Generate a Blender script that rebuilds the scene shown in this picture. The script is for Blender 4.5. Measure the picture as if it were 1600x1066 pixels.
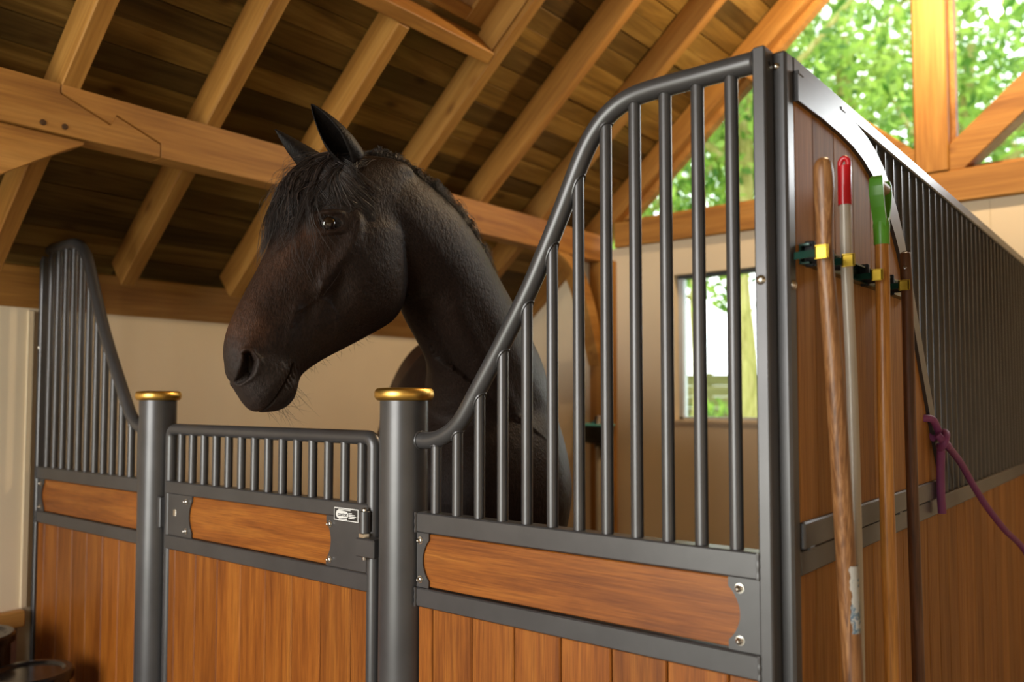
import bpy, bmesh, math, random
import numpy as np
from mathutils import Vector, Matrix, Euler

# ------------------------------------------------------------------ clear
for o in list(bpy.data.objects):
    bpy.data.objects.remove(o)
SC = bpy.context.scene
COL = SC.collection
RND = random.Random(7)
rad = math.radians
YDOOR = -5.0

# ------------------------------------------------------------------ camera
cam_d = bpy.data.cameras.new('camera')
cam = bpy.data.objects.new('camera', cam_d)
COL.objects.link(cam)
cam.location = (0.56, -1.40, 1.49)
cam.rotation_euler = (rad(92.713), 0, rad(39.0))
cam_d.sensor_width = 36
cam_d.lens = 1299 / 1600 * 36
cam_d.shift_y = 30.3 / 1600
cam_d.clip_start = 0.05
cam_d.dof.use_dof = True
cam_d.dof.focus_distance = 1.98
cam_d.dof.aperture_fstop = 2.2
SC.camera = cam

# ------------------------------------------------------------------ world, lights, exposure
SC.view_settings.view_transform = 'Standard'
SC.view_settings.look = 'None'
SC.view_settings.gamma = 1
SC.view_settings.use_curve_mapping = False
SC.view_settings.exposure = 0.0
W = bpy.data.worlds.new('overcast_sky')
SC.world = W
W.use_nodes = True
bg = W.node_tree.nodes['Background']
bg.inputs[0].default_value = (0.93, 0.97, 1.0, 1)
bg.inputs[1].default_value = 4.5


def area(name, loc, target, sx, sy, power, color):
    d = bpy.data.lights.new(name, 'AREA')
    d.shape = 'RECTANGLE'
    d.size, d.size_y = sx, sy
    d.energy = power
    d.color = color
    o = bpy.data.objects.new(name, d)
    COL.objects.link(o)
    o.location = loc
    o.rotation_euler = (Vector(target) - Vector(loc)).to_track_quat('-Z', 'Y').to_euler()
    return o


# daylight from the open barn doorway behind the camera (its soft streaks show on the dark posts)
area('doorway_front_offscreen', (-0.90, YDOOR, 1.75), (-0.90, 0.0, 1.75), 2.9, 3.0, 250, (1.0, 0.95, 0.89))
# sky light entering by the aisle-side gable window, beyond the picture edge
area('window_gable_offscreen', (0.80, 3.28, 2.88), (0.10, 0.6, 1.45), 0.75, 0.5, 26, (0.97, 0.98, 1.0))
# power of the bulb whose mirror image shows in the gable glass
LAMP_W = 155

# ------------------------------------------------------------------ materials


def new_mat(name):
    m = bpy.data.materials.new(name)
    m.use_nodes = True
    nt = m.node_tree
    return m, nt, nt.nodes['Principled BSDF']


def lk(nt, a, b):
    nt.links.new(a, b)


def N(nt, kind, **kw):
    n = nt.nodes.new(kind)
    for k, v in kw.items():
        if k in n.inputs.keys() if isinstance(k, str) else False:
            n.inputs[k].default_value = v
        else:
            setattr(n, k, v)
    return n


def ramp(nt, stops):
    r = nt.nodes.new('ShaderNodeValToRGB')
    el = r.color_ramp.elements
    while len(el) > 1:
        el.remove(el[-1])
    el[0].position, el[0].color = stops[0][0], (*stops[0][1], 1)
    for p, c in stops[1:]:
        e = el.new(p)
        e.color = (*c, 1)
    return r


def noise(nt, vec, scale, detail=4, rough=.55, dist=0.0):
    n = nt.nodes.new('ShaderNodeTexNoise')
    n.inputs['Scale'].default_value = scale
    n.inputs['Detail'].default_value = detail
    n.inputs['Roughness'].default_value = rough
    n.inputs['Distortion'].default_value = dist
    if vec is not None:
        lk(nt, vec, n.inputs['Vector'])
    return n


def mixc(nt, fac, a, b, mode='MIX'):
    m = nt.nodes.new('ShaderNodeMix')
    m.data_type = 'RGBA'
    m.blend_type = mode
    for sock, v in ((m.inputs[0], fac), (m.inputs[6], a), (m.inputs[7], b)):
        if hasattr(v, 'is_output'):
            lk(nt, v, sock)
        else:
            sock.default_value = v if not isinstance(v, tuple) else (*v, 1)[:4]
    return m.outputs[2]


def mathn(nt, op, a, b=None, clamp=False):
    m = nt.nodes.new('ShaderNodeMath')
    m.operation = op
    m.use_clamp = clamp
    for i, v in enumerate((a, b)):
        if v is None:
            continue
        if hasattr(v, 'is_output'):
            lk(nt, v, m.inputs[i])
        else:
            m.inputs[i].default_value = v
    return m.outputs[0]


def bump(nt, bsdf, height, strength=.2, dist=.002):
    b = nt.nodes.new('ShaderNodeBump')
    b.inputs['Strength'].default_value = strength
    b.inputs['Distance'].default_value = dist
    lk(nt, height, b.inputs['Height'])
    lk(nt, b.outputs[0], bsdf.inputs['Normal'])


def objvec(nt, scale, jitter=40.0):
    tc = nt.nodes.new('ShaderNodeTexCoord')
    oi = nt.nodes.new('ShaderNodeObjectInfo')
    mp = nt.nodes.new('ShaderNodeMapping')
    mp.inputs['Scale'].default_value = scale
    lk(nt, tc.outputs['Object'], mp.inputs['Vector'])
    cx = nt.nodes.new('ShaderNodeCombineXYZ')
    r1 = mathn(nt, 'MULTIPLY', oi.outputs['Random'], jitter)
    r2 = mathn(nt, 'MULTIPLY', oi.outputs['Random'], jitter * 1.7)
    r3 = mathn(nt, 'MULTIPLY', oi.outputs['Random'], jitter * 2.3)
    for i, r in enumerate((r1, r2, r3)):
        lk(nt, r, cx.inputs[i])
    ad = nt.nodes.new('ShaderNodeVectorMath')
    ad.operation = 'ADD'
    lk(nt, mp.outputs[0], ad.inputs[0])
    lk(nt, cx.outputs[0], ad.inputs[1])
    return ad.outputs[0], oi.outputs['Random']


def wood(name, dark, mid, light, axis='Z', across=9.0, along=.8, fibre=120.0, rough=.45, vary=.35,
         knots=0.0, dist=1.2, spec=.4, bumps=.25, coat=0.0, fc=.75):
    m, nt, b = new_mat(name)
    i = 'XYZ'.index(axis)
    sc = [across] * 3
    sc[i] = along
    v, rnd = objvec(nt, sc)
    n1 = noise(nt, v, 1.0, 5, .6, dist)
    r1 = ramp(nt, [(.28, dark), (.5, mid), (.72, light)])
    lk(nt, n1.outputs[0], r1.inputs[0])
    sf = [fibre] * 3
    sf[i] = fibre * .03
    v2, _ = objvec(nt, sf)
    n2 = noise(nt, v2, 1.0, 3, .6)
    r2 = ramp(nt, [(.35, (.55, .5, .45)), (.6, (1, 1, 1))])
    lk(nt, n2.outputs[0], r2.inputs[0])
    c = mixc(nt, fc, r1.outputs[0], r2.outputs[0], 'MULTIPLY')
    if knots:
        vk, _ = objvec(nt, [3.2 if k != i else 1.6 for k in range(3)])
        vo = nt.nodes.new('ShaderNodeTexVoronoi')
        vo.inputs['Scale'].default_value = 1.6
        lk(nt, vk, vo.inputs['Vector'])
        rk = ramp(nt, [(.03, (.12, .07, .04)), (.075, (.6, .5, .4)), (.13, (1, 1, 1))])
        lk(nt, vo.outputs['Distance'], rk.inputs[0])
        c = mixc(nt, knots, c, rk.outputs[0], 'MULTIPLY')
    mr = nt.nodes.new('ShaderNodeMapRange')
    mr.inputs[3].default_value = 1 - vary
    mr.inputs[4].default_value = 1 + vary * .4
    lk(nt, rnd, mr.inputs[0])
    hs = nt.nodes.new('ShaderNodeHueSaturation')
    lk(nt, c, hs.inputs['Color'])
    lk(nt, mr.outputs[0], hs.inputs['Value'])
    lk(nt, hs.outputs[0], b.inputs['Base Color'])
    b.inputs['Roughness'].default_value = rough
    b.inputs['Specular IOR Level'].default_value = spec
    if coat:
        b.inputs['Coat Weight'].default_value = coat
        b.inputs['Coat Roughness'].default_value = .25
    bump(nt, b, n2.outputs[0], bumps, .0012)
    return m


def paint(name, col, rough=.4, metal=0.0, spec=.5, var=.06, nscale=6.0, bmp=.05, bscale=220.0):
    m, nt, b = new_mat(name)
    v, _ = objvec(nt, (1, 1, 1), 5)
    n1 = noise(nt, v, nscale, 4)
    lo = tuple(max(0, c * (1 - var)) for c in col)
    hi = tuple(min(1, c * (1 + var)) for c in col)
    r = ramp(nt, [(.3, lo), (.7, hi)])
    lk(nt, n1.outputs[0], r.inputs[0])
    lk(nt, r.outputs[0], b.inputs['Base Color'])
    b.inputs['Roughness'].default_value = rough
    b.inputs['Metallic'].default_value = metal
    b.inputs['Specular IOR Level'].default_value = spec
    if bmp:
        n2 = noise(nt, v, bscale, 2)
        bump(nt, b, n2.outputs[0], bmp, .001)
    return m


M = {}
M['steel'] = paint('anthracite_powder_coat', (.088, .087, .090), .35, .55, .5, .10, 9, .05, 500)
M['brass'] = paint('polished_brass', (.80, .50, .12), .36, 1.0, .5, .12, 14, .03, 300)
M['gold_clip'] = paint('yellow_passivated_zinc', (.46, .31, .035), .34, .9, .5, .2, 30, .05, 200)
M['chrome'] = paint('stainless_steel', (.72, .70, .66), .22, 1.0, .5, .05, 20, .02, 200)
M['bamboo_z'] = wood('bamboo_board_upright', (.16, .042, .0045), (.28, .086, .010), (.37, .132, .018), 'Z', 26, 1.6, 300, .42, .22, 0, .5, .35, .2)
M['bamboo_x'] = wood('bamboo_board_lengthwise', (.16, .042, .0045), (.28, .086, .010), (.37, .132, .018), 'X', 22, 2.2, 300, .40, .10, 0, .6, .4, .15)
M['side_wood'] = wood('weathered_cedar_board', (.32, .135, .034), (.46, .215, .058), (.56, .285, .088), 'Z', 16, .9, 200, .62, .22, 0, .6, .15, .25)
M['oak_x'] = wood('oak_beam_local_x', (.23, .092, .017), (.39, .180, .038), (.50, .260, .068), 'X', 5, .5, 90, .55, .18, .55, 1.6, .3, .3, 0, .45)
M['oak_y'] = wood('oak_beam_local_y', (.23, .092, .017), (.39, .180, .038), (.50, .260, .068), 'Y', 5, .45, 90, .55, .1, .45, 1.5, .3, .3, 0, .45)
M['oak_z'] = wood('oak_beam_local_z', (.23, .092, .017), (.39, .180, .038), (.50, .260, .068), 'Z', 5, .5, 90, .55, .2, .5, 1.6, .3, .3, 0, .45)
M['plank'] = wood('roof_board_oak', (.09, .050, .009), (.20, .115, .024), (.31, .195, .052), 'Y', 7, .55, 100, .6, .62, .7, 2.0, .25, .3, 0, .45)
M['cream'] = paint('cream_wall_panel', (.68, .57, .41), .75, 0, .2, .03, 2.5, .03, 90)
M['batten'] = paint('cream_batten', (.60, .49, .33), .7, 0, .2, .04, 3, .03, 90)


def leaf_mat(name, c1, c2):
    m, nt, b = new_mat(name)
    gi = nt.nodes.new('ShaderNodeNewGeometry')
    r = ramp(nt, [(0, c1), (1, c2)])
    lk(nt, gi.outputs['Random Per Island'], r.inputs[0])
    lk(nt, r.outputs[0], b.inputs['Base Color'])
    b.inputs['Roughness'].default_value = .55
    tr = nt.nodes.new('ShaderNodeBsdfTranslucent')
    lk(nt, r.outputs[0], tr.inputs[0])
    mx = nt.nodes.new('ShaderNodeMixShader')
    mx.inputs[0].default_value = .55
    out = nt.nodes['Material Output']
    lk(nt, b.outputs[0], mx.inputs[1])
    lk(nt, tr.outputs[0], mx.inputs[2])
    lk(nt, mx.outputs[0], out.inputs[0])
    return m


M['leaf'] = leaf_mat('bright_green_leaves', (.03, .14, .012), (.46, .66, .12))
M['leaf_dark'] = leaf_mat('deep_green_leaves', (.07, .22, .03), (.28, .48, .08))
M['bark'] = wood('tree_bark_lichen', (.26, .25, .07), (.45, .42, .14), (.58, .52, .24), 'Z', 8, 2, 60, .85, .2, 0, 2, .15, .6)
M['glass'], _nt, _b = new_mat('clear_window_glass')
_b.inputs['Base Color'].default_value = (.96, .98, .97, 1)
_b.inputs['Roughness'].default_value = 0.0
_gl = _nt.nodes.new('ShaderNodeBsdfGlossy')
_gl.inputs['Roughness'].default_value = 0.0
_tr = _nt.nodes.new('ShaderNodeBsdfTransparent')
_tr.inputs[0].default_value = (.97, .985, .975, 1)
_fr = _nt.nodes.new('ShaderNodeFresnel')
_fr.inputs[0].default_value = 1.5
_mx = _nt.nodes.new('ShaderNodeMixShader')
lk(_nt, _fr.outputs[0], _mx.inputs[0])
lk(_nt, _tr.outputs[0], _mx.inputs[1])
lk(_nt, _gl.outputs[0], _mx.inputs[2])
lk(_nt, _mx.outputs[0], _nt.nodes['Material Output'].inputs[0])

# ------------------------------------------------------------------ object helpers


def obj(name, me, mat, parent=None, loc=None):
    if isinstance(me, bmesh.types.BMesh):
        bm = me
        bmesh.ops.recalc_face_normals(bm, faces=bm.faces[:])
        me = bpy.data.meshes.new(name)
        bm.to_mesh(me)
        bm.free()
    if mat is not None and len(me.materials) == 0:
        for k in (mat if isinstance(mat, (list, tuple)) else [mat]):
            me.materials.append(M[k] if isinstance(k, str) else k)
    o = bpy.data.objects.new(name, me)
    COL.objects.link(o)
    if parent is not None:
        o.parent = parent
    if loc is not None:
        o.location = loc
    return o


def tag(o, label=None, cat=None, group=None, kind=None):
    if label:
        o['label'] = label
    if cat:
        o['category'] = cat
    if group:
        o['group'] = group
    if kind:
        o['kind'] = kind
    return o


def thing(name, loc, label, cat, group=None):
    o = bpy.data.objects.new(name, None)
    o.empty_display_size = .1
    COL.objects.link(o)
    o.location = loc
    return tag(o, label, cat, group)


def add_box(bm, lo, hi, ch=0.0, mat=0):
    v = [bm.verts.new((x, y, z)) for x in (lo[0], hi[0]) for y in (lo[1], hi[1]) for z in (lo[2], hi[2])]
    fs = [bm.faces.new([v[i] for i in f]) for f in
          ((0, 1, 3, 2), (4, 6, 7, 5), (0, 4, 5, 1), (2, 3, 7, 6), (0, 2, 6, 4), (1, 5, 7, 3))]
    for f in fs:
        f.material_index = mat
    if ch:
        bmesh.ops.recalc_face_normals(bm, faces=fs)
        es = list({e for f in fs for e in f.edges})
        bmesh.ops.bevel(bm, geom=es, offset=ch, segments=1, profile=.5, affect='EDGES')


def box(lo, hi, ch=0.0):
    bm = bmesh.new()
    add_box(bm, lo, hi, ch)
    return bm


def cbox(size, ch):
    return box((-size[0] / 2, -size[1] / 2, -size[2] / 2), (size[0] / 2, size[1] / 2, size[2] / 2), ch)


def smooth(me_or_obj, angle=40):
    me = me_or_obj.data if hasattr(me_or_obj, 'data') else me_or_obj
    me.polygons.foreach_set('use_smooth', [True] * len(me.polygons))
    try:
        me.set_sharp_from_angle(angle=rad(angle))
    except Exception:
        pass
    return me_or_obj


def add_tube(bm, pts, r, seg=14, caps=True, up0=None):
    """round tube along pts; r is a number or one radius per point"""
    P = [Vector(p) for p in pts]
    n = len(P)
    rs = [r] * n if not hasattr(r, '__len__') else list(r)
    T = []
    for i in range(n):
        a = P[max(i - 1, 0)]
        b = P[min(i + 1, n - 1)]
        T.append((b - a).normalized())
    u = Vector(up0) if up0 else (Vector((0, 0, 1)) if abs(T[0].z) < .9 else Vector((1, 0, 0)))
    u = (u - T[0] * u.dot(T[0])).normalized()
    rings = []
    for i in range(n):
        u = (u - T[i] * u.dot(T[i])).normalized()
        w = T[i].cross(u)
        ring = []
        for k in range(seg):
            a = 2 * math.pi * k / seg
            ring.append(bm.verts.new(P[i] + (u * math.cos(a) + w * math.sin(a)) * rs[i]))
        rings.append(ring)
    for i in range(n - 1):
        for k in range(seg):
            bm.faces.new((rings[i][k], rings[i][(k + 1) % seg], rings[i + 1][(k + 1) % seg], rings[i + 1][k]))
    if caps:
        bm.faces.new(rings[0][::-1])
        bm.faces.new(rings[-1])


def tube(pts, r, seg=14, caps=True):
    bm = bmesh.new()
    add_tube(bm, pts, r, seg, caps)
    return bm


def add_lathe(bm, prof, center=(0, 0, 0), axis='Z', seg=32):
    c = Vector(center)
    rings = []
    for r, h in prof:
        ring = []
        for k in range(seg):
            a = 2 * math.pi * k / seg
            p = (r * math.cos(a), r * math.sin(a), h)
            if axis == 'Y':
                p = (p[0], p[2], p[1])
            elif axis == 'X':
                p = (p[2], p[0], p[1])
            ring.append(bm.verts.new(c + Vector(p)))
        rings.append(ring)
    for i in range(len(rings) - 1):
        for k in range(seg):
            bm.faces.new((rings[i][k], rings[i][(k + 1) % seg], rings[i + 1][(k + 1) % seg], rings[i + 1][k]))
    bm.faces.new(rings[0])
    bm.faces.new(rings[-1])


def lathe(prof, center=(0, 0, 0), axis='Z', seg=32):
    bm = bmesh.new()
    add_lathe(bm, prof, center, axis, seg)
    return bm


def prism(poly, axis, a, b, ch=0.0):
    """polygon in the two other axes (order x,y,z without axis) extruded from a to b"""
    bm = bmesh.new()
    i = 'XYZ'.index(axis)

    def mk(p, t):
        q = list(p)
        q.insert(i, t)
        return bm.verts.new(q)
    A = [mk(p, a) for p in poly]
    B = [mk(p, b) for p in poly]
    n = len(poly)
    bm.faces.new(A)
    bm.faces.new(B[::-1])
    for k in range(n):
        bm.faces.new((A[k], A[(k + 1) % n], B[(k + 1) % n], B[k]))
    bmesh.ops.recalc_face_normals(bm, faces=bm.faces[:])
    if ch:
        bmesh.ops.bevel(bm, geom=bm.edges[:], offset=ch, segments=1, profile=.5, affect='EDGES')
    return bm


def catmull(pts, n=8):
    P = [Vector(p) for p in pts]
    P = [P[0] * 2 - P[1]] + P + [P[-1] * 2 - P[-2]]
    out = []
    for i in range(1, len(P) - 2):
        for k in range(n):
            t = k / n
            a, b, c, d = P[i - 1:i + 3]
            out.append(.5 * ((2 * b) + (c - a) * t + (2 * a - 5 * b + 4 * c - d) * t * t + (3 * b - a - 3 * c + d) * t ** 3))
    out.append(P[-2])
    return out


def drill(o, p0, p1, r):
    """cut a real round hole through a part, between two points in its own space"""
    c = obj('cutter', tube([p0, p1], r, 18), None)
    m = o.modifiers.new('hole', 'BOOLEAN')
    m.operation = 'DIFFERENCE'
    m.solver = 'EXACT'
    m.object = c
    c.matrix_world = o.matrix_world.copy() if o.parent is None else o.parent.matrix_world @ o.matrix_local
    bpy.context.view_layer.update()
    c.matrix_world = o.matrix_world.copy()
    bpy.context.view_layer.update()
    me = bpy.data.meshes.new_from_object(o.evaluated_get(bpy.context.evaluated_depsgraph_get()))
    o.modifiers.clear()
    o.data = me
    bpy.data.objects.remove(c)


def interp(pts, x):
    return float(np.interp(x, [p[0] for p in pts], [p[1] for p in pts]))


def text_mesh(name, s, size, mat, parent, loc, rot, depth=.0006, align='CENTER', sx=1.0):
    cu = bpy.data.curves.new(name, 'FONT')
    cu.body = s
    cu.size = size
    cu.extrude = depth
    cu.align_x = align
    cu.align_y = 'CENTER'
    cu.offset = size * .03
    to = bpy.data.objects.new(name, cu)
    COL.objects.link(to)
    bpy.context.view_layer.update()
    dg = bpy.context.evaluated_depsgraph_get()
    me = bpy.data.meshes.new_from_object(to.evaluated_get(dg))
    bpy.data.objects.remove(to)
    bpy.data.curves.remove(cu)
    me.materials.clear()
    me.materials.append(M[mat])
    o = bpy.data.objects.new(name, me)
    COL.objects.link(o)
    o.parent = parent
    o.location = loc
    o.rotation_euler = rot
    o.scale = (sx, 1, 1)
    return o


# ================================================================== BUILDING
TAN = math.tan(rad(40.6))
COS = math.cos(rad(40.6))
SIN = math.sin(rad(40.6))
XL, XR, YG, YF, XRIDGE = -3.06, 2.32, 3.0, -5.0, -0.37


def z_under(x):      # underside of the rafters on the left slope
    return 2.47 + TAN * (x + 2.34)


def z_board(x):      # underside of the roof boards
    return z_under(x) + .18


# floor: brick-paved aisle and stall bedding are out of the picture, a plain concrete slab stands in its place
M['concrete'] = paint('concrete_floor', (.22, .19, .15), .8, 0, .2, .2, 3, .2, 60)
fl = obj('floor', box((XL - .3, YF - .3, -.15), (XR + .3, YG + .3, 0)), 'concrete')
tag(fl, kind='structure')

# left wall with plinth, sill, panel joint batten and plate
wl = obj('wall_left', box((XL - .16, YF, 0), (XL, YG + .15, 1.86)), 'cream')
tag(wl, kind='structure')
M['brick'] = paint('red_brick_plinth', (.20, .085, .05), .85, 0, .2, .25, 12, .3, 80)
pl = obj('brick_plinth', box((XL, YF + .02, 0), (XL + .012, -.045, .595)), 'brick', wl)
b = obj('sill_board', box((XL, YF + .02, .60), (XL + .05, -.03, .662), .004), 'oak_y', wl)
b = obj('panel_batten', box((XL, -.035, .665), (XL + .014, -.012, 1.85), .002), 'batten', wl)
bw = [(-5.0, -3.6), (-3.6, -2.4), (-2.4, -1.2)]
# right wall and the wall behind the camera with its open doorway
wr = tag(obj('wall_right', box((XR, YF, 0), (XR + .16, YG + .15, 1.86)), 'cream'), kind='structure')
M['door_wood'] = wood('dark_stained_boards', (.10, .05, .02), (.16, .085, .035), (.22, .12, .05), 'Z', 8, .6, 90, .6, .2)
bm = bmesh.new()
add_box(bm, (XL - .16, YF - .16, 0), (-2.4, YF, 4.5))
add_box(bm, (0.6, YF - .16, 0), (XR + .16, YF, 4.5))
add_box(bm, (-2.4, YF - .16, 3.3), (0.6, YF, 4.5))
wf = tag(obj('wall_front', bm, 'door_wood'), kind='structure')

# gable wall under the tie beam, in sheets, with a window hole
WX0, WX1, WZ0, WZ1 = -1.79, -0.62, 1.372, 2.232
bm = bmesh.new()
xk = -2.34 + (2.436 - 2.47) / TAN
for fxg, xa_ in ((lambda x: x, WX0), (lambda x: 2 * XRIDGE - x, 2 * XRIDGE - WX1)):
    b_ = prism([(fxg(XL - .16), 0), (fxg(xa_), 0), (fxg(xa_), 2.436), (fxg(xk), 2.436), (fxg(XL - .0), z_under(XL)), (fxg(XL - .16), z_under(XL - .16))], 'Y', YG + .03, YG + .15)
    m_ = bpy.data.meshes.new('t')
    b_.to_mesh(m_)
    b_.free()
    bm.from_mesh(m_)
    bpy.data.meshes.remove(m_)
add_box(bm, (WX0, YG + .03, 0), (WX1, YG + .15, WZ0))
add_box(bm, (WX0, YG + .03, WZ1), (WX1, YG + .15, 2.436))
wb = tag(obj('wall_back', bm, 'cream'), kind='structure')
for xj in (-2.75, -1.35 + 1.22, 1.09):
    obj('sheet_joint', box((xj - .0025, YG + .0285, .1), (xj + .0025, YG + .031, 2.43)), 'batten', wb)
# window in the gable wall
M['alu'] = paint('pale_grey_window_frame', (.50, .52, .53), .45, .2, .5, .04, 5, .02, 100)
M['dark_seal'] = paint('dark_window_seal', (.03, .035, .04), .5)
w1 = thing('window_1', ((WX0 + WX1) / 2, YG + .1, WZ0), 'low gable window with a pale frame', 'window')
del w1['category']
w1['kind'] = 'structure'
L0 = Vector(w1.location)


def wbox(name, lo, hi, mat, par, L, ch=.002):
    return obj(name, box(Vector(lo) - L, Vector(hi) - L, ch), mat, par)


wbox('frame_side', (WX0, YG + .085, WZ0), (WX0 + .03, YG + .14, WZ1), 'alu', w1, L0)
wbox('frame_side', (WX1 - .03, YG + .085, WZ0), (WX1, YG + .14, WZ1), 'alu', w1, L0)
wbox('frame_head', (WX0, YG + .08, WZ1 - .02), (WX1, YG + .14, WZ1), 'dark_seal', w1, L0)
wbox('frame_foot', (WX0, YG + .085, WZ0), (WX1, YG + .14, WZ0 + .018), 'alu', w1, L0)
wbox('window_sill', (WX0 - .01, YG + .022, WZ0 - .018), (WX1 + .01, YG + .09, WZ0 + .002), 'cream', w1, L0)
obj('pane', box(Vector((WX0 + .02, YG + .11, WZ0 + .01)) - L0, Vector((WX1 - .02, YG + .114, WZ1 - .01)) - L0), 'glass', w1)

# gable truss: tie beam, king post, two struts, two gable rafters, post under the purlin


def beam(name, p0, p1, w, h, mat, label, cat, group=None, ch=.006, roll=None):
    """beam along local X from p0 to p1 (centre line), w = thickness along world Y, h = depth"""
    p0, p1 = Vector(p0), Vector(p1)
    L = (p1 - p0).length
    bm = box((0, -w / 2, -h / 2), (L, w / 2, h / 2), ch)
    # a few loops for a slightly uneven sawn edge
    o = obj(name, bm, mat)
    d = (p1 - p0).normalized()
    o.location = p0
    ang = math.atan2(d.z, math.hypot(d.x, d.y))
    o.rotation_euler = (0, -ang, math.atan2(d.y, d.x))
    tag(o, label, cat, group)
    return o


GY = YG + .075
xt = -2.34 + (2.516 - 2.47) / TAN + .10
beam('tie_beam', (xt, GY, 2.516), (2 * XRIDGE - xt, GY, 2.516), .15, .156, 'oak_x', 'dark oak tie beam across the gable above the cream wall', 'beam')
kp = obj('king_post', box((-.075, -.08, 0), (.075, .07, z_under(XRIDGE - .075) - 2.596), .006), 'oak_z', None, (XRIDGE, GY, 2.595))
tag(kp, 'upright oak king post standing between the two gable windows', 'post')
ts = math.tan(rad(41.5))
for side, lab in ((1, 'sloping oak strut rising from king post towards the stall side of the gable'), (-1, 'sloping oak strut rising from king post towards the aisle side of the gable')):
    # corners on the stall side, mirrored for the aisle side; the outer end is cut along the rafter
    x0 = XRIDGE - .0755
    zu = 2.722
    dz = .137 / math.cos(rad(41.5))

    def hit(z0):
        return (z0 + ts * x0 - 2.47 - TAN * 2.34) / (TAN + ts)
    xu, xd = hit(zu), hit(zu - dz)
    poly = [(x0, zu), (xu, z_under(xu) - .001), (xd, z_under(xd) - .001), (x0 - (2.595 - (zu - dz)) / ts, 2.595), (x0, 2.595)]
    sx = 1 if side == 1 else -1
    o = obj('gable_strut', prism([(sx * (p[0] - XRIDGE), p[1] - 2.595) for p in poly], 'Y', -.065, .065, .004), 'oak_x', None, (XRIDGE, GY, 2.595))
    tag(o, lab, 'beam', 'gable struts')
# gable rafters
for side in (1, -1):
    def gp(x):
        return (x if side == 1 else 2 * XRIDGE - x, GY, z_under(x) + .088)
    beam('gable_rafter', gp(-3.0), gp(XRIDGE - .06), .15, .134, 'oak_x',
         'heavy gable rafter over the stall beside the glazing' if side == 1 else 'heavy gable rafter over the aisle beside the glazing', 'beam', 'gable rafters')
gpst = obj('wall_post', box((-.088, -.03, 0), (.088, .019, 2.357), .005), 'oak_z', None, (-2.2725, YG + .01, 0))
tag(gpst, 'slim oak wall post carrying the drinking bowl in the stall corner', 'post')

# gable glazing: two triangular windows between tie beam, king post and rafters


def gable_window(nm, side, label):
    def fx(x):
        return x if side == 1 else 2 * XRIDGE - x
    w = thing(nm, (fx(-1.2), YG + .14, 2.6), label, 'window')
    del w['category']
    w['kind'] = 'structure'
    L = Vector(w.location)
    xa = -2.34 + (2.59 - 2.47) / TAN
    tri = [(xa - .1, 2.585), (XRIDGE - .06, 2.585), (XRIDGE - .06, z_under(XRIDGE - .06) + .05)]
    bm = prism([(fx(p[0]) - L.x, p[1] - L.z) for p in tri], 'Y', .0, .006)
    obj('pane', bm, 'glass', w)
    # pale timber beads along the three edges, seated against the oak
    e0 = (xa + .05, 2.612)
    e1 = (XRIDGE - .085, 2.612)
    e2 = (XRIDGE - .085, z_under(XRIDGE - .085) - .015)
    for (p, q, t) in ((e0, e2, .05), (e1, e2, .022), (e0, e1, .022)):
        bm = bmesh.new()
        P, Q = Vector((fx(p[0]) - L.x, 0, p[1] - L.z)), Vector((fx(q[0]) - L.x, 0, q[1] - L.z))
        d = (Q - P).normalized()
        n = Vector((-d.z, 0, d.x)) * t / 2
        y0, y1 = Vector((0, -.06, 0)), Vector((0, .0, 0))
        vs = [bm.verts.new(v) for v in (P - n + y0, P + n + y0, Q + n + y0, Q - n + y0, P - n + y1, P + n + y1, Q + n + y1, Q - n + y1)]
        for f in ((0, 1, 2, 3), (4, 5, 6, 7), (0, 1, 5, 4), (1, 2, 6, 5), (2, 3, 7, 6), (3, 0, 4, 7)):
            bm.faces.new([vs[i] for i in f])
        obj('glazing_bead', bm, 'oak_y', w)


gable_window('window_2', 1, 'triangular gable window above the stall')
gable_window('window_3', -1, 'triangular gable window above the aisle')

# wall plate on the left wall, purlin, braces
plate = obj('wall_plate', box((-.16, YF, 0), (0, YG, .178), .005), 'oak_y', None, (XL, 0, 1.855))
tag(plate, 'oak wall plate along the eaves on top of the cream wall', 'beam')
plr = obj('wall_plate', box((0, YF, 0), (.16, YG, .178), .005), 'oak_y', None, (XR, 0, 1.855))
tag(plr, 'oak wall plate along the eaves on the aisle side wall', 'beam')
XP, PZ0, PZ1 = -2.275, 2.359, 2.529
# the purlin is two timbers joined by a stepped scarf
pu = thing('purlin', (XP, 0, PZ0), 'long oak purlin under the rafters with a stepped scarf joint', 'beam')
hgt = PZ1 - PZ0


def py(px, zz):     # measured scarf joint corners on the purlin face (Y, height)
    return (px, zz)


sc_pts = [(-.249, hgt), (-.249, hgt - .036), (-.084, .070), (-.067, .108), (.095, .047), (.095, 0)]
left_poly = [(YF, 0)] + sc_pts[::-1] + [(YF, hgt)]
right_poly = [(p[0] + .0035, p[1] + (.0045 if 1 <= q <= 4 else 0)) for q, p in enumerate(sc_pts)] + [(YG, 0), (YG, hgt)]
obj('scarfed_timber', prism(left_poly, 'X', -.095, 0, .0015), 'oak_y', pu)
obj('scarfed_timber', prism(right_poly, 'X', -.095, 0, .0015), 'oak_y', pu)
for ch_ in pu.children:      # seat for the rafters: the top is planed to the roof slope
    for v in ch_.data.vertices:
        v.co.z = min(v.co.z, hgt - .0045 + v.co.x * TAN)
M['peg'] = paint('dark_oak_peg', (.07, .035, .015), .7, 0, .2, .2, 40, .2, 100)
for (yy, zz) in ((-.300, .024), (-.233, .027)):
    obj('peg', lathe([(.010, -.004), (.010, .002), (.006, .004)], (0, yy, zz), 'X', 12), 'peg', pu)


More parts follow.
